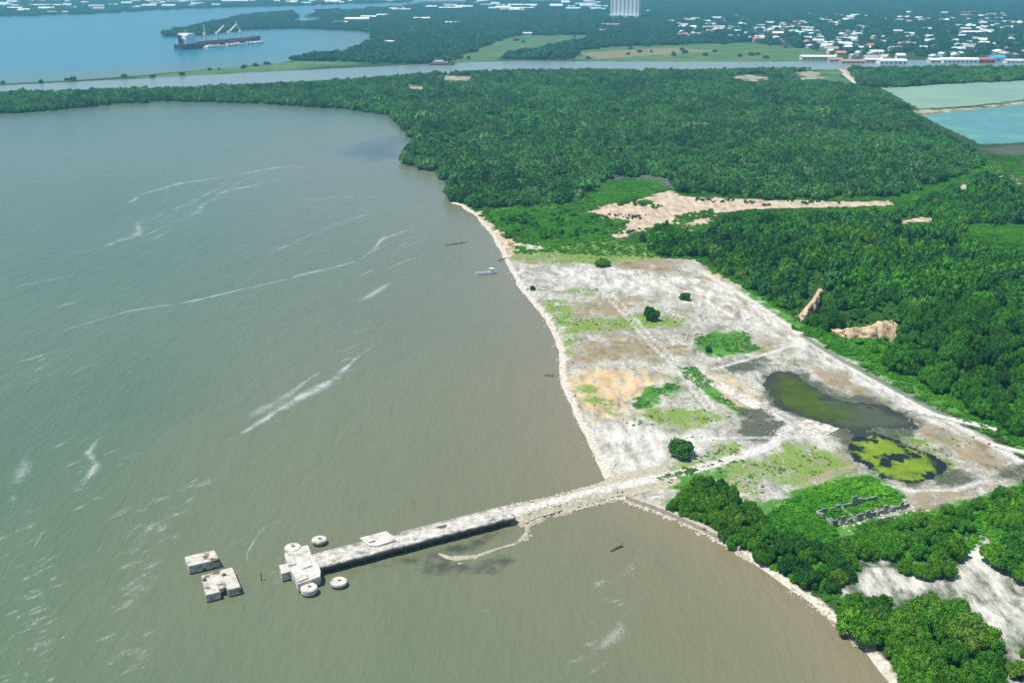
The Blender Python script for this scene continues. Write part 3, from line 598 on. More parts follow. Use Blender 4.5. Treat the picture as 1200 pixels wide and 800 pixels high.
# outlines of the woods as seen
UPPER = [(464, 184), (468, 164), (472, 152), (462, 144), (455, 135), (400, 128), (300, 122), (200, 119), (130, 123), (60, 130), (0, 134), (-180, 144), (-180, 118), (0, 106), (100, 103), (250, 99), (400, 92), (470, 86), (540, 82),
         (600, 80), (700, 79.5), (800, 80), (900, 78), (955, 78), (975, 84), (1000, 97), (1035, 104), (1075, 133), (1105, 152), (1142, 172), (1160, 188), (1128, 204), (1090, 216), (1050, 230), (900, 232), (795, 224), (788, 212),
         (765, 206), (715, 207), (690, 222), (668, 236), (600, 242), (556, 243), (530, 238), (524, 218), (512, 203), (475, 194)]
hU = [[(850, 87), (898, 87), (905, 93), (885, 96)], [(473, 99), (498, 99), (498, 104), (475, 104)], [(518, 88), (553, 89), (550, 95), (520, 94)], [(928, 84), (960, 83), (985, 84), (1000, 98), (960, 92), (940, 94)]]
BANK = [(990, 77), (1060, 77), (1200, 76), (1420, 74), (1420, 89), (1200, 95), (1100, 99), (1038, 103), (1012, 100)]
RIGHT = [(752, 292), (750, 272), (772, 260), (800, 266), (826, 268), (845, 252), (900, 246), (960, 246), (1050, 242), (1100, 222), (1140, 204), (1165, 192), (1200, 205), (1330, 230), (1330, 560), (1200, 515), (1150, 488), (1100, 460), (1050, 432), (1000, 404),
         (965, 388), (925, 364), (880, 340), (848, 322), (836, 312), (820, 298), (790, 300)]
hR = [[(805, 254), (832, 250), (832, 266), (806, 270)], [(978, 388), (990, 368), (1012, 374), (1036, 354), (1042, 358), (1056, 394), (1054, 406), (1040, 400), (1000, 397)], [(935, 366), (952, 330), (968, 322), (962, 350), (946, 380)],
      [(1040, 258), (1094, 254), (1096, 260), (1054, 263)], [(1120, 264), (1230, 266), (1230, 296), (1150, 282)], [(1122, 205), (1142, 203), (1140, 222), (1126, 222)], [(1142, 188), (1172, 194), (1200, 212), (1230, 228), (1230, 236), (1180, 212)]]
TH_A = [(772, 592), (800, 570), (818, 556), (836, 550), (856, 560), (874, 580), (888, 594), (906, 602), (912, 628), (880, 648), (862, 638), (840, 630), (800, 612)]
TH_B = [(878, 652), (890, 620), (930, 620), (975, 630), (1000, 640), (1002, 668), (984, 694), (955, 699), (915, 684)]
TH_C = [(965, 706), (990, 691), (1054, 698), (1092, 687), (1122, 699), (1150, 718), (1170, 734), (1166, 745), (1178, 772), (1180, 830), (1060, 830), (1040, 798), (1013, 761), (982, 730)]
TH_D = [(985, 650), (990, 628), (1040, 606), (1100, 592), (1160, 572), (1215, 555), (1260, 560), (1260, 622), (1160, 622), (1128, 634), (1120, 668), (1075, 676), (1050, 662), (1010, 655)]
TH_E = [(1145, 640), (1160, 618), (1200, 600), (1290, 590), (1290, 690), (1205, 690), (1165, 668)]
TH_F = [(1170, 760), (1185, 745), (1230, 750), (1260, 820), (1210, 820)]
LAB = {'A': ('leafy tree in the small thicket between pier causeway and shore wall', 'trees of the thicket by the causeway', 'lush'),
       'B': ('dark leafy tree in the shore grove below the bright green scrub', 'trees of the shore grove', 'dark'),
       'C': ('spreading green tree in the wood at the bottom right shore', 'trees of the bottom right wood', 'lush'),
       'D': ('green tree in the belt between the ruin and the white sand', 'trees of the belt by the ruin', 'lush'),
       'E': ('dark tree in the clump at the right edge above the sand', 'trees of the right edge clump', 'dark'),
       'F': ('green tree in the lowest right corner beside the white sand', 'trees of the corner', 'lush')}
allsp = []
for q, poly, st, h0, h1 in (('A', TH_A, 4.4, 3, 5.2), ('B', TH_B, 5., 4, 6.5), ('C', TH_C, 5.8, 5, 8), ('D', TH_D, 5.6, 4, 6.5), ('E', TH_E, 6, 5, 7.5), ('F', TH_F, 5, 3, 5)):
    for s in sample(poly, st, h0, h1, ord(q), slack=4, ztop=.9): allsp.append((s, q))
seen = []
for s, q in allsp:
    px, py = proj(*s[:3])
    if px < 1235 and py < 835: seen.append((s, q))
print('thicket trees', len(seen))
for i, (s, q) in enumerate(seen):
    lb, gr, kd = LAB[q]; rg = random.Random(i); kd = kd if rg.random() < .75 else ('wood' if kd == 'lush' else 'lush')
    tree(*s, kd, s[3] * rg.uniform(.56, .74), lb, gr, i)
# wood on the slope: its nearest trees one by one, the rest as a mass
rs = sample(RIGHT, 6.6, 4.5, 10, 7, hR, slack=2)
order = np.argsort(np.hypot(rs[:, 0], rs[:, 1])); nk = max(0, 298 - len(seen)); pp = proj(rs[:, 0], rs[:, 1], rs[:, 2])
vis = [i for i in order if pp[0][i] < 1215]; near = vis[:nk]; rest = np.setdiff1d(np.arange(len(rs)), near)
for j, i in enumerate(near):
    rg = random.Random(1000 + j)
    tree(*rs[i], 'wood' if rg.random() < .8 else 'dark', rs[i][3] * rg.uniform(.5, .66), 'dark green tree on the lower slope right of the salt flat', 'trees along the lower slope', 1000 + j)
print('slope trees', len(near), 'mass', len(rest))
scatter('hillside_wood', rs[rest], LO['wood'], .58, 'dense dark green wood covering the slope right of the salt flat', 1)
us = sample(UPPER, 6.8, 5, 10.5, 3, hU, slack=1.5); print('upper', len(us))
scatter('mangrove_forest', us, LO['mang'], .6, 'dense dark green forest filling the land between bay, clearing and canal', 2)
bs = sample(BANK, 8, 6, 10, 4, slack=1); scatter('canal_bank_wood', bs, LO['mang'], .75, 'belt of dense green trees between the canal and the pale salt pond', 3)

# low scrub and weeds
SCRUB = [[(792, 252), (835, 244), (838, 252), (800, 262), (788, 260)], [(560, 252), (580, 245), (690, 248), (735, 258), (732, 270), (690, 284), (640, 290), (605, 284), (585, 266)], [(905, 606), (932, 578), (980, 562), (1019, 556), (1060, 580), (1050, 596), (1000, 605), (975, 622), (985, 640), (930, 640)],
         [(842, 322), (880, 342), (950, 385), (1060, 444), (1150, 494), (1215, 528), (1215, 506), (1100, 450), (1000, 400), (930, 362), (870, 334)], [(830, 296), (850, 320), (838, 322), (822, 304)],
         [(700, 208), (780, 208), (785, 222), (740, 236), (700, 240), (690, 228)], [(1040, 232), (1100, 214), (1150, 196), (1150, 210), (1100, 226), (1050, 244)],
         [(980, 384), (1060, 406), (1065, 430), (1000, 398)], [(1120, 262), (1230, 264), (1230, 298), (1150, 284)], [(850, 250), (1050, 240), (1050, 246), (900, 252)], [(985, 640), (1040, 610), (1130, 590), (1200, 575), (1200, 620), (1060, 655)]]
sc_ = np.concatenate([sample(p, 2.3, 1.0, 2.3, 40 + i, slack=0, ztop=.4) for i, p in enumerate(SCRUB)])
tall_ = np.concatenate([sample([(960, 396), (978, 390), (1060, 410), (1064, 428), (985, 412)], 2.4, 1.6, 3.2, 57, slack=0, ztop=.5), sample([(922, 380), (960, 382), (975, 392), (950, 396)], 2.4, 1.5, 3, 58, slack=0, ztop=.5),
    sample([(770, 596), (830, 560), (905, 604), (960, 620), (1000, 640), (1100, 596), (1215, 562), (1215, 600), (1120, 650), (1010, 660), (985, 690), (930, 686), (870, 640)], 3., 1.4, 3.4, 59, slack=0, ztop=.6, thin=.8)])
us_ = sample([(530, 234), (700, 200), (1215, 180), (1240, 180), (1240, 840), (1060, 840)] + COAST[1:27], 2.9, .7, 2.4, 55, slack=0, ztop=.3, thin=.85)
big_ = np.full(len(us_), -60.)
for p in [SITE] + SAND + WHITE: big_ = np.maximum(big_, sdf(GP(p), us_[:, 0], us_[:, 1]))
RUINQ = GP([(966, 624), (960, 610), (1060, 580), (1080, 590), (1070, 602)])
cl_ = sample([(980, 372), (1036, 352), (1062, 380), (1058, 412), (985, 402)], 3.6, 1.0, 2.2, 61, slack=0, ztop=.3, thin=.6); cl_[:, 2] += 1.5; tall_ = np.concatenate([tall_, cl_])
us_ = us_[(big_ + 2.5 * wiggle(us_[:, 0], us_[:, 1], 6.) < -1) & (pdist(beach, us_[:, 0], us_[:, 1]) > 4)]; print('undergrowth', len(us_))
sc_ = np.concatenate([sc_, us_, tall_, sample([(895, 608), (932, 578), (980, 562), (1019, 556), (1058, 580), (1052, 592), (1000, 603), (975, 616), (980, 640), (930, 636)], 2.6, 1.6, 3.4, 56, slack=0, ztop=.6)])
sc_ = sc_[(sdf(RUINQ, sc_[:, 0], sc_[:, 1]) < -.5) | (np.random.default_rng(3).random(len(sc_)) < .6)]
scatter('green_scrub', sc_, LO['shrub'], .95, 'low bright green scrub on verges and between the groves', 5)
DEAD = leaf_mat('grey_twigs', (.14, .15, .13), (.30, .31, .28), .1); LO['dead'] = [crown_mesh('dead_scrub', 350 + s, 6, 30, .12, DEAD, .5, 0) for s in range(2)]
dd_ = np.concatenate([sample([(700, 214), (712, 205), (745, 202), (780, 208), (790, 222), (782, 222), (770, 213), (740, 209), (715, 213)], 2.6, 1.5, 3, 91, slack=0, ztop=.4), sample([(866, 480), (893, 478), (925, 494), (912, 510), (870, 508)], 2.6, .4, .9, 92, slack=0, ztop=.2, thin=.6)])
scatter('grey_scrub', dd_, LO['dead'], .9, 'dry grey leafless scrub edging the clearing and the waste ground', 14)
cs_ = sample(SAND[2], 3.4, .8, 2.2, 93, slack=0, ztop=.3); cs_ = cs_[wiggle(cs_[:, 0], cs_[:, 1], 10.) > .42]
cs_ = np.concatenate([cs_, sample([(560, 245), (700, 248), (735, 262), (700, 284), (600, 284)], 7, 2, 4.2, 94, slack=0, ztop=.3, thin=.5)])
scatter('clearing_shrubs', cs_, LO['wood'], .8, 'round shrubs dotted over the sandy clearing and the shore scrub', 15)
gr_ = np.concatenate([sample(p, 1.3, .3, .8, 60 + i, slack=0, ztop=.1, thin=.75) for i, p in enumerate(GREEN[:4])] + [sample(p, 1.7, .25, .6, 80 + i, slack=0, ztop=.1, thin=.4) for i, p in enumerate(OLIVE)])
gr_ = gr_[wiggle(gr_[:, 0], gr_[:, 1], 5.) > -.25]
scatter('grass_tufts', gr_, LO['grass'], 1.5, 'short tufts of green grass on the salt flat', 6)
wd_ = sample(SITE, 2.2, .15, .55, 99, slack=0, ztop=.1, thin=.5); wd_ = wd_[(wiggle(wd_[:, 0], wd_[:, 1], 11.) + .5 * wiggle(wd_[:, 0], wd_[:, 1], 4.)) > .55]; scatter('dry_weeds', wd_, LO['tuft'], 1.3, 'sparse dry weeds dotted over the bleached ground', 7)

# far country beyond the canal
fields = [np.array(p, float) for p in FIELD[:2]]
FARW = [(335, 71), (345, 66), (405, 60), (436, 46), (436, 38), (420, 33), (372, 30), (380, 20), (358, 19), (400, 10), (470, 7), (500, 2), (500, -12), (1320, -12), (1320, 68), (1060, 68), (960, 62), (880, 68), (760, 70), (600, 70), (520, 75), (440, 75), (380, 72)]
town_px = [[(780, 26), (870, 21), (875, 46), (800, 45)], [(862, 30), (960, 26), (962, 60), (880, 50)], [(940, 18), (1065, 20), (1065, 70), (960, 70)], [(1058, 16), (1215, 14), (1215, 71), (1060, 71)]]
fw = sample(FARW, 21, 8, 14, 11, [FIELD[0], FIELD[1]], slack=0, ztop=.3)
px, py = proj(fw[:, 0], fw[:, 1], fw[:, 2]); intown = np.zeros(len(fw), bool)
for p in town_px: intown |= inpoly(np.array(p, float), px, py)
rg = np.random.default_rng(8); keep = ~intown | (rg.random(len(fw)) < .35); fw = fw[keep]; print('far', len(fw))
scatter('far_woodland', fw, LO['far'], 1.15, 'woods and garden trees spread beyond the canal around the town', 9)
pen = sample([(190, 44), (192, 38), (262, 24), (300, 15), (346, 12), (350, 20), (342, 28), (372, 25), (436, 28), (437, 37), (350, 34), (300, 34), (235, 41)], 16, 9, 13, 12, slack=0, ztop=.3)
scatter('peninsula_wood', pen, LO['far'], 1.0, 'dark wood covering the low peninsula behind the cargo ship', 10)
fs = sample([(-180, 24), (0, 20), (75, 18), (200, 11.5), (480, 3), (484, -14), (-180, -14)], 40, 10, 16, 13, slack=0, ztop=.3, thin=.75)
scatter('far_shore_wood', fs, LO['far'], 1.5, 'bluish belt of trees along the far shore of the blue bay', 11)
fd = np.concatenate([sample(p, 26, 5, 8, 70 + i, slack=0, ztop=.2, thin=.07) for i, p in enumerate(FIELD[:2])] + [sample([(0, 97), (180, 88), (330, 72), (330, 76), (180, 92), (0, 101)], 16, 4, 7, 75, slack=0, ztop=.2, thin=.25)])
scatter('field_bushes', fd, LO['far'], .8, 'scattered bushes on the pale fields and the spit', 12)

# ------------------------------------------------------------------ PIER
m_conc = simple('weathered_concrete', (.44, .42, .37), .45, .5, .95, ((.13, .12, .10), .22, .52, .64), .12)
m_white = simple('bleached_concrete', (.52, .50, .45), .28, .7, .9, ((.20, .185, .15), .35, .52, .66), .06)
m_rust = simple('stained_concrete', (.46, .435, .38), .28, .7, .9, ((.11, .085, .07), .3, .52, .60), .06)
m_cdark = simple('dark_concrete_and_shade', (.10, .095, .085), .3, .6)  # dark parts; on pier beams and piles it paints in under-deck shade
A = G(366, 660, 2.5); B = G(596, 601, 2.5)
ax = (B - A); LP = float(np.linalg.norm(ax)); ang = atan2(ax[1], ax[0])
# half width from the two deck edges in the photo
e1 = G(480, 620.5, 2.5); e2 = G(480, 637.5, 2.5); nrm = np.array((-sin(ang), cos(ang)))
o1 = float((e1 - A) @ nrm); o2 = float((e2 - A) @ nrm); print('pier', LP, o1, o2)
def loc(px, py, z=2.5):
    d = G(px, py, z) - A; return float(d @ (ax / LP)), float(d @ nrm)
pier = empty('pier', (A[0], A[1], 0), ang); tag(pier, 'long weathered concrete pier on piles with a broad white head', 'pier')
rg = random.Random(3)
mb = MB(); k = 44; top = []; bot = []
for i in range(k + 1):
    x = -2 + (LP + 3) * i / k; top.append((x, o1 + rg.uniform(-.22, .22))); bot.append((x, o2 + rg.uniform(-.22, .12)))
mb.prism(bot + top[::-1], 2.05, 2.5); mb.build('deck', m_conc, pier)
mb = MB()
for y in (o1 - .35, o2 + .35): mb.prism([(-1, y - .22), (LP - .5, y - .22), (LP - .5, y + .22), (-1, y + .22)], 2.503, 2.62)
mb.build('kerb', m_conc, pier)
mb = MB()
for y in (o1 - .8, (o1 + o2) / 2, o2 + .8): mb.box(-1.5, LP + .5, y - .3, y + .3, .95, 2.048)
mb.build('beam', m_cdark, pier)  # shade beneath the deck is put into the beam colour
xa, ya = loc(421, 631); xb, yb = loc(451, 621); xc, yc = loc(437, 641)
MB().prism([(xa, o1 + 1.6), (xb, o1 + 1.7), (xb + .5, o2 + 3.2), (xb - 5, o2 + 2.7), (xa + 1, o2 + 3.8)], 2.504, 3.0).build('raised_slab', m_white, pier, .06)
MB().prism([(xa + 1.2, o1 - .8), (xa + 3, o1 - .8), (xa + 3, o1 - 2.4), (xa + 1.2, o1 - 2.4)], 3.002, 3.5).build('bollard_block', m_white, pier, .08)
hx, hy = loc(518, 617)
MB().prism([(hx + 1.6 * cos(a) * (1 + .25 * sin(3 * a)), hy + .9 * sin(a)) for a in np.linspace(0, 2 * pi, 14, endpoint=False)], 2.49, 2.512).build('broken_hole', m_cdark, pier)
for i in range(15):
    for y in (o1 - .8, o2 + .8):
        x = 2 + (LP - 4) * i / 14
        MB().tube((x, y, -2.5), (x, y, 1.0), .34, .3, 10).build('pile', m_cdark, pier)  # pile colour darkened to paint the gloom under the deck
# pier head
def hp(pts, z=2.8): return [loc(a, b, z) for a, b in pts]
MB().prism(hp([(336, 648), (345, 644), (347, 641), (361, 638), (366, 652), (370, 652), (376, 669), (375, 675), (349, 684), (345, 674), (340, 668)]), .4, 2.8).build('head_platform', m_white, pier, .1)
MB().prism(hp([(347, 676), (360, 672), (362, 677), (349, 682)], 3.0), 2.803, 3.15).build('step_block', m_conc, pier, .05)
MB().prism(hp([(327, 661), (340, 658), (342, 668), (330, 671)]), .3, 2.6).build('fender_block', m_white, pier, .08)
MB().prism(hp([(333, 648), (342, 645), (347, 660), (338, 662)], 3.2), 1.0, 3.2).build('corner_block', m_white, pier, .08)
MB().prism(hp([(349, 650), (361, 647), (366, 662), (354, 666)], 3.1), 2.803, 3.1).build('head_slab', m_white, pier, .05)
for a in ((340, 652), (362, 646), (372, 670), (352, 680), (345, 665), (358, 662)):
    x, y = loc(*a); MB().tube((x, y, -2.5), (x, y, .6), .5, .45, 10).build('pile', m_conc, pier)
def dolphin(px, py, r, label, z=2.0):
    x, y = G(px, py, z); o = empty('mooring_dolphin', (x, y, 0)); tag(o, label, 'mooring dolphin', 'round dolphins about the pier head')
    MB().lathe([(r * .93, .55), (r, .75), (r * 1.0, z - .25), (r * .9, z), (.2, z + .06)], 24).build('cap', m_white, o)
    MB().lathe([(r * .72, -2.5), (r * .72, .56)], 18).build('shaft', m_conc, o)
    MB().lathe([(.32, z + .03), (.32, z + .4), (.45, z + .45), (.45, z + .58), (.1, z + .6)], 12).build('bollard', m_rust, o)
dolphin(343, 640, 2.25, 'round white dolphin touching the far side of the pier head', 3.1)
dolphin(362, 687, 2.2, 'round white dolphin touching the near side of the pier head', 2.0)
dolphin(374, 631, 2.1, 'round dolphin free in the water above the pier deck', 1.5)
dolphin(397, 680, 2.2, 'round dolphin free in the water below the pier deck', 1.5)
def platform(quad, z, label, notch):
    g = [G(a, b, z) for a, b in quad]; c = sum(g) / 4; e = g[1] - g[0]; an = atan2(e[1], e[0])
    o = empty('concrete_platform', (c[0], c[1], 0), an); tag(o, label, 'platform')
    ca, sa = cos(an), sin(an); q = [((p - c)[0] * ca + (p - c)[1] * sa, -(p - c)[0] * sa + (p - c)[1] * ca) for p in g]
    if notch:
        a_, b_ = q[3], q[2]; lp = lambda f, d: (a_[0] + (b_[0] - a_[0]) * f, a_[1] + (b_[1] - a_[1]) * f + d)
        q = [q[0], q[1], q[2], lp(.64, 0), lp(.64, 1.5), lp(.42, 1.5), lp(.42, 0), q[3]]
    MB().prism(q, .25, z).build('slab', m_rust, o, .1)
    xs = [p[0] for p in q]; ys = [p[1] for p in q]
    for x in (min(xs) + 1.6, max(xs) - 1.6):
        for y in (min(ys) + 2.2, max(ys) - 2.2): MB().tube((x, y, -2.5), (x, y, .3), .5, .5, 10).build('pile', m_cdark, o)
    if notch: MB().box(min(xs) + 1.3, min(xs) + 2.1, max(ys) - 3.2, max(ys) - 2.4, z + .002, z + .5).build('bollard', m_cdark, o); MB().box(max(xs) - 3.4, max(xs) - 2.6, max(ys) - 3.4, max(ys) - 2.6, z + .002, z + .5).build('bollard', m_cdark, o)
platform([(216, 652), (251, 644), (257, 655), (221, 663)], 2.6, 'smaller stained concrete platform standing off the pier head', False)
platform([(236, 674), (272, 664), (282, 687), (241, 697)], 2.3, 'larger square concrete platform with a notch in its near edge', True)
x, y = G(306, 680, 0); o = MB().tube((0, 0, -2), (.15, .1, 2.4), .16, .13, 8).build('mooring_stake', m_cdark); o.location = (x, y, 0); tag(o, 'thin dark stake standing in the water left of the pier head', 'stake')

# rocks along the causeway and the shore
m_rock = simple('pale_rock', (.44, .41, .34), .3, .5, .95, ((.22, .20, .16), .4, .58, .68))
def rocks(name, spots, label, seed):
    rg = np.random.default_rng(seed); V = []; Fc = []; nv = 0
    for x, y, z, r in spots:
        p = ICO1[0] * (1 + .3 * rg.standard_normal((len(ICO1[0]), 1)).clip(-1, 1)) * r * np.array((rg.uniform(.7, 1.4), rg.uniform(.7, 1.3), rg.uniform(.45, .8))) + (x, y, z)
        V.append(p); Fc += [[k + nv for k in f] for f in ICO1[1]]; nv += len(p)
    tag(link(name, mesh_np(name, np.concatenate(V), Fc, m_rock)), label, kind='stuff')
rg = np.random.default_rng(4)
def along(line, n, wd, r0, r1, z0=0):
    line = GP(line, z0); seg = np.linalg.norm(np.diff(line, axis=0), axis=1); cum = np.r_[0, np.cumsum(seg)]; out = []
    for s in rg.uniform(0, cum[-1], n):
        i = min(len(seg) - 1, int(np.searchsorted(cum, s) - 1)); i = max(i, 0); f = (s - cum[i]) / seg[i]; p = line[i] + (line[i + 1] - line[i]) * f + rg.normal(0, wd, 2)
        out.append((p[0], p[1], 0, rg.uniform(r0, r1) * rg.uniform(.4, 1)))
    return out
sp_ = along([(597, 612), (618, 616), (635, 607), (675, 597), (715, 586), (760, 578)], 330, .5, .2, .6) + along([(590, 596), (655, 581), (712, 566)], 260, .5, .2, .6) + along([(618, 616), (622, 630), (605, 637)], 30, .4, .2, .4) + along([(610, 608), (640, 599), (700, 582)], 130, .6, .2, .5)
sp_ = [(x, y, max(0, Z(x, y)) + .1, r) for x, y, _, r in sp_]; rocks('causeway_rubble', sp_, 'pale rubble heaped along both edges of the causeway', 1)
sp_ = along([(718, 574), (735, 589), (765, 598), (800, 613), (845, 635), (862, 646), (880, 658)], 360, .6, .3, .7) + along([(925, 690), (955, 711), (985, 736), (1012, 759)], 110, .7, .2, .5) + along(COAST[12:27], 300, .9, .2, .55)
sp_ = [(x, y, max(0, Z(x, y)) + .05, r) for x, y, _, r in sp_]; rocks('shore_rubble', sp_, 'broken pale rubble lying along the shoreline', 2)
sp_ = along([(975, 615), (1010, 606), (1045, 598), (1080, 592)], 160, 2.2, .25, .7, 1.2) + along([(905, 512), (922, 506), (950, 505), (965, 510)], 120, 2., .2, .5, 1.2) + along([(1010, 495), (1040, 488), (1065, 494)], 90, 2.5, .25, .6, 1.2) + along([(838, 445), (870, 470), (890, 474)], 110, 2, .2, .5, 1.2) + along([(850, 560), (880, 575), (905, 590)], 160, 5, .2, .5, 1.2)
sp_ = [(x, y, Z(x, y) + .1, r) for x, y, _, r in sp_]; rocks('scattered_rubble', sp_, 'broken concrete strewn about the ruin and the ponds', 3)
# sea wall below the thicket
m_wall = simple('sea_wall', (.40, .36, .29), .3, .6, .95, ((.10, .09, .07), .3, .55, .65))
g = GP([(733, 586), (765, 597), (800, 612), (845, 634), (866, 647)], 0); pts = [tuple(p) for p in g]; off = [(p[0] + .9, p[1] + 1.6) for p in g]
o = MB().prism(pts + off[::-1], -1.5, 1.5).build('sea_wall', m_wall, None, .05); tag(o, 'low dark-faced stone wall along the shore beside the causeway', 'sea wall')

# ------------------------------------------------------------------ RUIN and slabs
m_ruin = simple('ruin_concrete', (.30, .31, .30), .4, .6, .95, ((.09, .09, .08), .35, .55, .66), .1)
a = G(976, 618, 1.2); bb = G(1066, 594, 1.2); d = bb - a; L = float(np.linalg.norm(d)); an = atan2(d[1], d[0]); z0 = Z(*((a + bb) / 2))
ru = empty('ruined_building', (a[0], a[1], z0 - .2), an); tag(ru, 'roofless grey ruin with broken walls half sunk in green scrub', 'ruin')
rg = random.Random(9)
def wallrun(x0, x1, y, th, hs, across=False):
    mb = MB(); x = x0
    while x < x1 - .3:
        w = min(rg.uniform(1., 2.4), x1 - x); h = rg.choice(hs) * rg.uniform(.8, 1.15)
        if across: mb.box(y, y + th, x, x + w - .004, 0, h)
        else: mb.box(x, x + w - .004, y, y + th, 0, h)
        x += w + (rg.uniform(.8, 1.4) if rg.random() < .3 else 0)
    mb.build('wall', m_ruin, ru)
wallrun(0, L, 0, .35, (1.6, 2.8, 3.4)); wallrun(0, L * .8, 7, .35, (2.2, 3.2, 3.8)); wallrun(.4, 7, 0, .35, (2, 2.6), True); wallrun(.4, 7, L * .3, .3, (1.2, 2.2), True); wallrun(.4, 7, L * .55, .3, (.8, 1.6), True); wallrun(.4, 6, L * .8, .3, (.8, 1.6), True)
MB().box(.4, L * .82, .4, 6.9, -.3, .3).build('floor_slab', m_cdark, ru)
m_slab = simple('old_slab', (.55, .52, .47), .25, .5, .95, ((.2, .19, .15), .28, .50, .62))
def slab(px, py, w, l, rz, h, label):
    x, y = G(px, py); rg = random.Random(int(px)); E = []
    for a_, b_ in (((-1, -1), (1, -1)), ((1, -1), (1, 1)), ((1, 1), (-1, 1)), ((-1, 1), (-1, -1))):
        k = 9 if a_[0] == b_[0] else 4
        E += [((a_[0] + (b_[0] - a_[0]) * i / k) * w / 2 + rg.uniform(-.5, .2), (a_[1] + (b_[1] - a_[1]) * i / k) * l / 2 + rg.uniform(-.3, .3)) for i in range(k)]
    o = MB().prism(E, -.6, h).build('foundation_slab', m_slab); o.location = (x, y, Z(x, y)); o.rotation_euler = (0, 0, rz); tag(o, label, 'slab')
slab(864, 462, 6, 28, .45, .15, 'long pale foundation slab beside the diagonal green strip')
slab(1122, 493, 3.2, 26, .95, .5, 'narrow white concrete slab at the wood edge on the right')
slab(958, 500, 8, 12, .8, .25, 'broken white slab between the two weedy ponds')
slab(1192, 528, 3, 16, .95, .45, 'short white concrete slab by the right picture edge')
#slab(1148, 545, 7, 14, .8, .15, 'flat grey slab on bare ground right of the scum pond')

# ------------------------------------------------------------------ BOATS and driftwood
m_bw = simple('boat_white', (.70, .71, .70), .08, 1., .4); m_bg = simple('boat_grey', (.30, .31, .31), .2, 1., .6); m_glass = simple('dark_glass', (.03, .04, .05), .2, 1, .2)
def hull_mesh(Lh, B_, zk, zd, mats, sheer=.3, n_=24, deckm=1):
    mb = MB(); secs = []
    for i in range(n_ + 1):
        f = i / n_; x = -Lh / 2 + Lh * f; w = B_ / 2 * (min(1, .82 + f * 1.2) if f < .15 else (1 if f < .72 else max(.02, 1 - ((f - .72) / .28) ** 2.2)))
        s = sheer * (max(0, f - .6) / .4) ** 2; secs.append([(x, -w * .8, zk), (x + s * .5, -w, zd + s), (x + s * .5, w, zd + s), (x, w * .8, zk)])
    V = [p for s_ in secs for p in s_]; Fc = []; M_ = []
    for i in range(n_):
        a_ = i * 4; b_ = a_ + 4
        for j, mm in ((0, 0), (1, deckm), (2, 0), (3, 0)): Fc.append((a_ + j, b_ + j, b_ + (j + 1) % 4, a_ + (j + 1) % 4)); M_.append(mm)
    Fc += [(3, 2, 1, 0), (n_ * 4, n_ * 4 + 1, n_ * 4 + 2, n_ * 4 + 3)]; M_ += [0, 0]
    return mesh_np('hull', V, Fc, mats, M_)
p0 = G(557, 322, 0); p1 = G(582, 320, 0); d = p1 - p0; Lb = float(np.linalg.norm(d))
bo = empty('fishing_boat', ((p0 + p1)[0] / 2, (p0 + p1)[1] / 2, 0), atan2(d[1], d[0]) + pi); tag(bo, 'small pale wooden boat with a little cabin moored by the shore', 'boat')
link('hull', hull_mesh(Lb, 2.8, -.4, 1.0, [m_bw, m_bg], .5), bo)
MB().box(-Lb * .36, -Lb * .18, -.9, .9, 1.0, 2.7).box(-Lb * .37, -Lb * .16, -1.05, 1.05, 2.702, 2.85).build('cabin', m_bw, bo, .05)
MB().box(-Lb * .178, -Lb * .174, -.7, .7, 1.8, 2.5).build('window', m_glass, bo); MB().box(-.6, .5, -1.1, 1.1, .96, 1.2).build('thwart', m_bg, bo); MB().tube((Lb * .1, 0, 1), (Lb * .1, 0, 3.4), .06, .04, 6).build('mast', m_bg, bo)
m_drift = simple('driftwood', (.09, .08, .065), .3, 2)
def log(px, py, px2, py2, r, label):
    a_ = G(px, py, 0); b_ = G(px2, py2, 0); c_ = (a_ + b_) / 2; d = (b_ - a_) / 2; mb = MB()
    mb.tube((-d[0], -d[1], .0), (0, .3, r * .7), r, r * .85, 8).tube((0, .3, r * .7), (d[0], d[1], r * .3), r * .85, r * .35, 8).tube((d[0] * .4, d[1] * .4, r * .5), (d[0] * .5 + 1, d[1] * .5 + 1, 1.2), r * .4, r * .15, 6)
    o = mb.build('driftwood_log', m_drift); o.location = (c_[0], c_[1], 0); tag(o, label, 'driftwood')
log(521, 288, 547, 284, .35, 'long dark log afloat left of the shore above the small boat'); log(716, 646, 730, 640, .4, 'short dark log afloat below the causeway')
log(584, 306, 597, 302, .4, 'dark log aground at the shore beside the boat'); log(638, 440, 650, 441, .35, 'dark log in shallows by the tan grass shore')

# ------------------------------------------------------------------ CARGO SHIP
m_navy = simple('navy_hull', (.03, .045, .085), .2, .1, .5); m_red = simple('deck_red', (.20, .075, .06), .25, .1, .7); m_hatch = simple('hatch_covers', (.11, .10, .12), .2, .1, .7); m_cream = simple('crane_cream', (.72, .68, .55), .1, .2, .5); m_sw = simple('ship_white', (.80, .80, .80), .05, .2, .45)
p0 = G(209, 58.2, 0); p1 = G(305, 49.5, 0); d = p1 - p0; Ls = float(np.linalg.norm(d)); print('ship', Ls)
sh = empty('cargo_ship', ((p0 + p1)[0] / 2, (p0 + p1)[1] / 2, 0), atan2(d[1], d[0])); tag(sh, 'dark blue bulk carrier with white deckhouse and four cranes', 'ship')
link('hull', hull_mesh(Ls, 29, -3, 9.5, [m_navy, m_red], 4), sh)
dh = MB().box(-Ls * .46, -Ls * .34, -12, 12, 9.6, 19).box(-Ls * .45, -Ls * .35, -10, 10, 19.003, 26).box(-Ls * .43, -Ls * .36, -14, 14, 26.003, 29.5).build('deckhouse', m_sw, sh, .3)
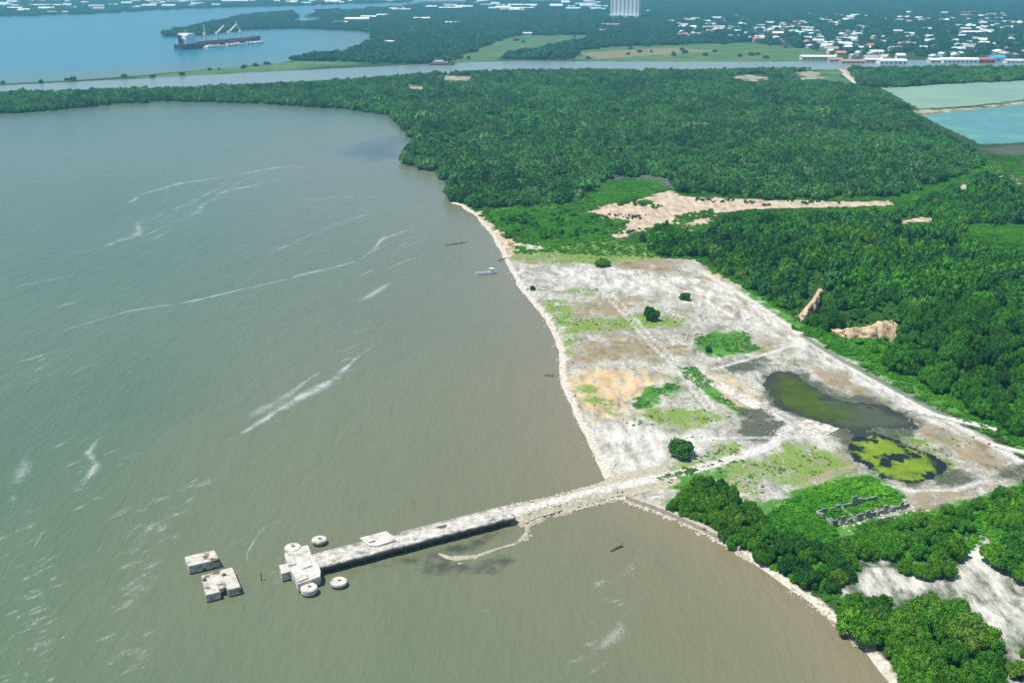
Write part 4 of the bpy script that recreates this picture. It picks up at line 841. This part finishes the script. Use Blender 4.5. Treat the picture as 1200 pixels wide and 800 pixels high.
for k in range(3): MB().box(-Ls * .462 - .1, -Ls * .462, -10, 10, 12 + 3.2 * k, 13.2 + 3.2 * k).build('window_row', m_glass, sh)
MB().box(-Ls * .48, -Ls * .465, -3.5, 3.5, 9.6, 27).build('funnel', m_navy, sh, .4); MB().tube((-Ls * .40, 0, 29.5), (-Ls * .40, 0, 38), .5, .25, 8).build('mast', m_sw, sh)
MB().tube((Ls * .455, 0, 12), (Ls * .455, 0, 24), .5, .3, 8).box(Ls * .452, Ls * .458, -3, 3, 20, 20.6).build('foremast', m_sw, sh)
MB().box(Ls * .40, Ls * .47, -7, 7, 10.5, 13).build('forecastle', m_navy, sh, .3)
for i in range(5): MB().box(-Ls * .31 + i * Ls * .143, -Ls * .31 + i * Ls * .143 + Ls * .105, -9, 9, 9.6, 12.5).build('hatch_cover', m_hatch, sh, .2)
for i, (fx, tx, ty, tz) in enumerate(((-.185, -.215, -6, 44), (-.04, .02, -8, 41), (.105, .19, -6, 42), (.25, .225, 4, 46))):
    cr = MB().tube((Ls * fx, 0, 9.6), (Ls * fx, 0, 25), 2.1, 1.9, 12).box(Ls * fx - 2.8, Ls * fx + 2.8, -2.8, 2.8, 23.5, 28.5).build('crane', m_cream, sh)
    MB().tube((Ls * fx, -1.2, 25.5), (Ls * tx, ty, tz), 1.2, .7, 8).tube((Ls * fx, 1.2, 25.5), (Ls * tx, ty + 1, tz), 1.2, .7, 8).build('jib', m_cream, cr)
m_barge = simple('barge_pale', (.62, .58, .54), .2, .08, .8, ((.30, .2, .17), .06, .55, .62))
def barge(f0, f1, label):
    o = empty('barge', sh.location, sh.rotation_euler.z); off_ = -24
    MB().prism([(Ls * f0, off_ - 6), (Ls * f1 - 4, off_ - 6), (Ls * f1, off_), (Ls * f1 - 4, off_ + 6), (Ls * f0, off_ + 6)], -1, 2.6).build('hull', m_barge, o)
    rg = random.Random(int(f0 * 100)); x = Ls * f0 + 4
    while x < Ls * f1 - 10:
        MB().box(x, x + 7, off_ - 4, off_ + 4, 2.602, 2.6 + rg.uniform(1.5, 3.5)).build('cargo_cover', m_sw if rg.random() < .6 else m_barge, o, .2); x += rg.uniform(9, 13)
    tag(o, label, 'barge')
barge(-.30, -.08, 'pale loaded barge moored alongside the cargo ship near its deckhouse'); barge(-.06, .17, 'pale loaded barge moored alongside the middle of the cargo ship'); barge(.19, .42, 'pale loaded barge moored alongside the bow of the cargo ship')
# second, smaller ship far off
p0 = G(380, 13.4, 0); p1 = G(399, 12.4, 0); d = p1 - p0
s2 = empty('coaster_ship', (p0[0], p0[1], 0), 0); tag(s2, 'small far ship with rust red hull and white deckhouse', 'ship')
link('hull', hull_mesh(72, 18, -2, 8, [m_red, m_red], 3), s2); MB().box(-30, -12, -7, 7, 8, 22).build('deckhouse', m_sw, s2, .3); MB().tube((14, 0, 8), (14, 0, 24), .9, .5, 8).build('mast', m_sw, s2)
# canal dredger
p = G(517, 76.3, 0); m_pink = simple('faded_pink', (.50, .34, .31), .2, .2, .8)
dr = empty('work_barge', (p[0], p[1], 0), .05); tag(dr, 'faded pinkish work barge with a deckhouse at the canal bank', 'barge')
MB().prism([(-20, -5), (18, -5), (22, 0), (18, 5), (-20, 5)], -1, 2.5).build('hull', m_red, dr); MB().box(-14, 12, -4, 4, 2.503, 5.5).build('deckhouse', m_pink, dr, .1); MB().box(-10, 4, -3, 3, 5.503, 7.6).build('wheelhouse', m_sw, dr, .1); MB().tube((15, 0, 2.5), (20, 0, 12), .4, .25, 6).build('derrick', m_pink, dr)

# ------------------------------------------------------------------ BUILDINGS beyond the canal
def flat(nm, col, r=.8): return simple(nm, col, .1, .15, r)
WALLS = [flat('white_render', (.80, .79, .77)), flat('cream_render', (.66, .58, .46)), flat('grey_render', (.45, .46, .46)), flat('pink_render', (.58, .42, .38)), flat('aqua_render', (.45, .62, .64))]
ROOFS = [flat('white_roof', (.80, .80, .78)), flat('zinc_roof', (.58, .60, .62)), flat('clay_roof', (.46, .25, .17)), flat('grey_roof', (.38, .37, .36)), flat('aqua_roof', (.5, .68, .72))]
m_bluer = flat('blue_sheet_roof', (.05, .38, .72)); m_redb = flat('red_paint', (.50, .12, .09)); m_win = flat('window_dark', (.06, .08, .09), .3)
def house_mesh(seed, w, mats):
    rg = random.Random(seed); mb = MB(); l = 1.35; h = .5
    mb.box(-l / 2, l / 2, -.5, .5, -.1, h, 0)
    V = [(-l / 2 - .06, -.56, h), (l / 2 + .06, -.56, h), (l / 2 + .06, .56, h), (-l / 2 - .06, .56, h), (-l / 2 - .06, 0, h + .28), (l / 2 + .06, 0, h + .28)]
    mb.add(V, [(0, 1, 5, 4), (2, 3, 4, 5), (3, 0, 4), (1, 2, 5), (3, 2, 1, 0)], 1)
    for x in (-.42, 0, .42): mb.box(x - .09, x + .09, -.506, -.497, .16, .36, 2)
    return mb.mesh('house', mats)
HM = [house_mesh(i, 1, [WALLS[i % 5], ROOFS[(i * 2 + i // 5) % 5], m_win]) for i in range(10)]
rg = random.Random(21); cnt = 0
HLAB = [('small far house among garden trees left of the town centre', 'houses left of the town centre'), ('small far house in the town quarter behind the pale fields', 'houses behind the fields'),
        ('small far house in the crowded quarter above the river landing', 'houses above the landing'), ('small far house in the right hand quarter of the town', 'houses of the right hand quarter')]
for q, (poly, num) in enumerate(zip(town_px, (44, 58, 86, 108))):
    pa = np.array(poly, float); lo_, hi_ = pa.min(0), pa.max(0); k = 0
    cl = [(rg.uniform(lo_[0], hi_[0]), rg.uniform(lo_[1], hi_[1])) for _ in range(6)]
    while k < num:
        if rg.random() < .55: c_ = rg.choice(cl); px, py = rg.gauss(c_[0], 11), rg.gauss(c_[1], 3.2)
        else: px, py = rg.uniform(lo_[0], hi_[0]), rg.uniform(lo_[1], hi_[1])
        if not inpoly(pa, np.array([px]), np.array([py]))[0]: continue
        x, y = G(px, py); s = rg.uniform(10, 19) * (1.15 if py < 35 else 1)
        o = link('house', HM[rg.randrange(10)]); o.location = (x, y, Z(x, y) + .1); o.rotation_euler = (0, 0, rg.choice((0, pi / 2)) + rg.uniform(-.4, .4)); o.scale = (s, s * rg.uniform(.7, 1.), rg.uniform(9, 13))
        tag(o, HLAB[q][0], 'house', HLAB[q][1]); k += 1
def building(px, py, w, dp, h, wall, roof, label, rz=0, name='warehouse', cat='warehouse', rows=1):
    x, y = G(px, py); o = empty(name, (x, y, Z(x, y) - .2), rz); tag(o, label, cat)
    MB().box(-w / 2, w / 2, 0, dp, 0, h).build('wall', wall, o)
    k = h * .18 + 1; MB().add
    mb = MB(); mb.add([(-w / 2 - .5, -.6, h + .003), (w / 2 + .5, -.6, h + .003), (w / 2 + .5, dp + .6, h + .003), (-w / 2 - .5, dp + .6, h + .003), (-w / 2 - .5, dp / 2, h + k), (w / 2 + .5, dp / 2, h + k)], [(0, 1, 5, 4), (2, 3, 4, 5), (3, 0, 4), (1, 2, 5), (3, 2, 1, 0)])
    mb.build('roof', roof, o)
    nw = max(2, int(w / 7))
    mb = MB()
    for i in range(nw):
        xx = -w / 2 + w * (i + .5) / nw; mb.box(xx - 1.3, xx + 1.3, -.06, -.01, h * .35, h * .7)
    mb.build('window_row', m_win, o)
    return o
Wt, Cr, Gr, Pk, Aq = WALLS
for a_ in [(1047, 74.6, 46, 20, 8, Wt, ROOFS[0], 'white waterside shed left of the long white hall'), (1128, 73.2, 66, 24, 8, Wt, ROOFS[0], 'long white hall on the canal bank'), (1097, 72.8, 20, 18, 7, Cr, ROOFS[0], 'small cream shed left of the long white hall'),
           (1157, 73.2, 26, 22, 8, m_redb, m_redb, 'red waterside building right of the long white hall'), (1170, 71.4, 24, 20, 9, Aq, m_bluer, 'house with a vivid blue roof by the canal'), (1190, 73, 30, 16, 6, Wt, ROOFS[1], 'low white shed right of the blue roofed house'),
           (1000, 73.5, 40, 16, 6, Pk, ROOFS[2], 'pinkish landing shed with clay roof on the canal'), (1025, 72.5, 30, 16, 7, Pk, ROOFS[0], 'pink walled shed with white roof by the landing'), (960, 70.5, 60, 20, 6, Cr, ROOFS[0], 'long cream shed on the pale field by the canal'),
           (980, 71.5, 24, 16, 6, Gr, ROOFS[2], 'grey shed with clay roof beside the long cream shed'),
           (275, 5.5, 120, 60, 16, Wt, ROOFS[0], 'large white hall on the far shore above the ship'), (365, 3.2, 110, 60, 16, Wt, ROOFS[0], 'large white hall on the far shore right of the other'), (225, 4.5, 90, 50, 16, Wt, ROOFS[1], 'grey roofed hall on the far shore left of the large white hall'),
           (158, 4, 80, 50, 18, Wt, ROOFS[0], 'tall white hall on the far left shore'), (52, 9, 130, 50, 10, Wt, ROOFS[0], 'long low white hall on the far left shore'), (16, 12.5, 60, 40, 10, Gr, ROOFS[0], 'white roofed shed by the far left corner'), (66, 16.5, 90, 40, 7, Gr, ROOFS[1], 'low grey waterside shed on the far left shore'),
           (520, 6, 190, 90, 20, Wt, ROOFS[0], 'very large white hall near the top centre'), (528, 12.4, 90, 50, 10, Wt, ROOFS[0], 'low white shed in front of the very large white hall'), (470, 14, 70, 40, 9, Wt, ROOFS[1], 'grey roofed shed left of the very large white hall'),
           (612, 9.5, 120, 60, 12, Wt, ROOFS[0], 'wide white shed between the large hall and the tower block'), (640, 4, 150, 70, 16, Wt, ROOFS[0], 'white hall at the top edge left of the tower block'), (605, 14.5, 60, 40, 9, Wt, ROOFS[4], 'small aqua roofed shed below the wide white shed'),
           (418, 28, 70, 36, 14, Wt, ROOFS[0], 'white port building on the inlet shore'), (398, 29.5, 44, 30, 8, Cr, ROOFS[1], 'cream port shed left of the white port building'), (432, 23.5, 50, 30, 10, Wt, ROOFS[0], 'white port shed behind the white port building'), (452, 21, 60, 36, 9, Cr, ROOFS[0], 'cream roofed shed right of the white port building'), (465, 13, 60, 36, 9, Wt, ROOFS[0], 'white shed by the channel above the port'),
           (494, 25, 50, 30, 9, Wt, ROOFS[0], 'white shed alone amid the far wood right of the port'), (530, 29.5, 52, 26, 7, Gr, ROOFS[0], 'long pale shed amid the far wood'), (457, 53, 20, 14, 7, Wt, ROOFS[0], 'lone small white house in the wood by the inlet'), (618, 42, 22, 14, 6, Wt, ROOFS[1], 'small white shed at the edge of the green field'),
           (716, 32.5, 50, 26, 8, Cr, ROOFS[2], 'cream house with clay roof below the tower block'), (706, 39, 14, 12, 7, Wt, ROOFS[0], 'tiny white house below the tower block'), (754, 16.5, 44, 30, 10, Wt, ROOFS[0], 'white annex hall right of the tower block'), (703, 14.5, 40, 30, 12, Wt, ROOFS[4], 'pale annex left of the tower block'),
           (1146, 41, 70, 30, 7, Wt, ROOFS[0], 'long white school block in the right hand quarter'), (806, 35, 46, 26, 8, Wt, ROOFS[0], 'white shed at the left end of the town')]:
    building(*a_)
# bare far industrial sheds and tanks
m_tank = flat('tank_white', (.78, .78, .77), .6)
rg = random.Random(33)
tk = MB().lathe([(1, -.1), (1, .8), (.96, .82), (.3, .95)], 20).mesh('tank', m_tank)
for i in range(16):
    px = rg.uniform(0, 330); py = rg.uniform(3, 10) if px < 140 else rg.uniform(1, 5); x, y = G(px, py); r = rg.uniform(14, 24)
    o = link('storage_tank', tk); o.location = (x, y, Z(x, y)); o.scale = (r, r, rg.uniform(13, 20)); tag(o, 'round white storage tank on the hazy far shore', 'tank', 'storage tanks on the far shore')
for i in range(110):
    px = rg.uniform(0, 480) if i < 60 else rg.uniform(500, 710); py = (rg.uniform(1, 17 - px * .03)) if i < 60 else rg.uniform(0, 14); x, y = G(px, py); s = rg.uniform(12, 28)
    o = link('shed', HM[rg.choice((0, 5, 2, 4))]); o.location = (x, y, Z(x, y) + .1); o.rotation_euler = (0, 0, rg.uniform(-.3, .3)); o.scale = (s * 1.5, s, rg.uniform(14, 24))
    tag(o, 'hazy far industrial shed on the far shore of the blue bay' if i < 60 else 'hazy far shed between the top centre halls and the tower', 'shed', 'far shore sheds' if i < 60 else 'sheds at the top centre')
# tower block
x, y = G(731.5, 22.5); tb = empty('tower_block', (x, y, Z(x, y)), -.42); tag(tb, 'tall white slab block with dark vertical window bays', 'apartment block')
w = 94
m_bay = flat('bay_glass', (.30, .33, .37), .5)
MB().box(-w / 2, w / 2, 0, 22, -1, 92).build('wall', Wt, tb); MB().box(-w / 2 - 4, w / 2 + 4, -12, -.01, -1, 12).build('podium', Aq, tb)
for i in range(7):
    xx = -w / 2 + w * (i + .5) / 7; b_ = MB()
    for k in range(25): b_.box(xx - 1.8, xx + 1.8, -.25, -.02, 14 + k * 3.05, 15.6 + k * 3.05)
    b_.build('window_bay', m_bay, tb); MB().box(xx - 3.4, xx - 2.7, -1.4, -.02, 12.1, 91).build('pier_fin', Wt, tb)
MB().box(-w / 2 - .8, w / 2 + .8, -.8, 22.8, 92.003, 94).build('roof_slab', Gr, tb); MB().box(-12, 12, 6, 16, 94.003, 99).build('lift_house', Wt, tb)
# roads as pale strips
m_road = simple('pale_road', (.50, .47, .42), .15, .05)
def road(pts, wd, label):
    g = GP(pts); T = np.gradient(g, axis=0); T /= np.linalg.norm(T, axis=1)[:, None]; nn = np.stack([-T[:, 1], T[:, 0]], 1); V = []
    for p, q in zip(g, nn):
        for s_ in (-1, 1): r_ = p + q * wd / 2 * s_; V.append((r_[0], r_[1], Z(*r_) + .35))
    tag(link('road', mesh_np('road', V, [(2 * i, 2 * i + 1, 2 * i + 3, 2 * i + 2) for i in range(len(g) - 1)], m_road)), label, kind='structure')
road([(560, 26), (600, 24), (650, 20.5), (700, 17)], 26, 'pale far road running left from the tower block')
road([(1030, 71.5), (1036, 66), (1042, 58), (1046, 48)], 12, 'pale street climbing from the landing into the town')
road([(983, 81), (990, 88), (1000, 96), (1008, 101)], 5, 'pale dirt track from the canal towards the pale salt pond')

# ------------------------------------------------------------------ HAZE
m_hz = bpy.data.materials.new('haze'); m_hz.use_nodes = True; t = m_hz.node_tree; t.nodes.clear()
out = t.nodes.new('ShaderNodeOutputMaterial'); pv = t.nodes.new('ShaderNodeVolumePrincipled'); t.links.new(pv.outputs[0], out.inputs['Volume'])
pv.inputs['Color'].default_value = (.26, .73, .98, 1); pv.inputs['Density'].default_value = 1.4e-4; pv.inputs['Anisotropy'].default_value = .2
o = MB().box(-26000, 26000, -500, 31000, -6, 156).build('haze', m_hz); tag(o, 'thin blue haze lying over bay and land', kind='stuff')
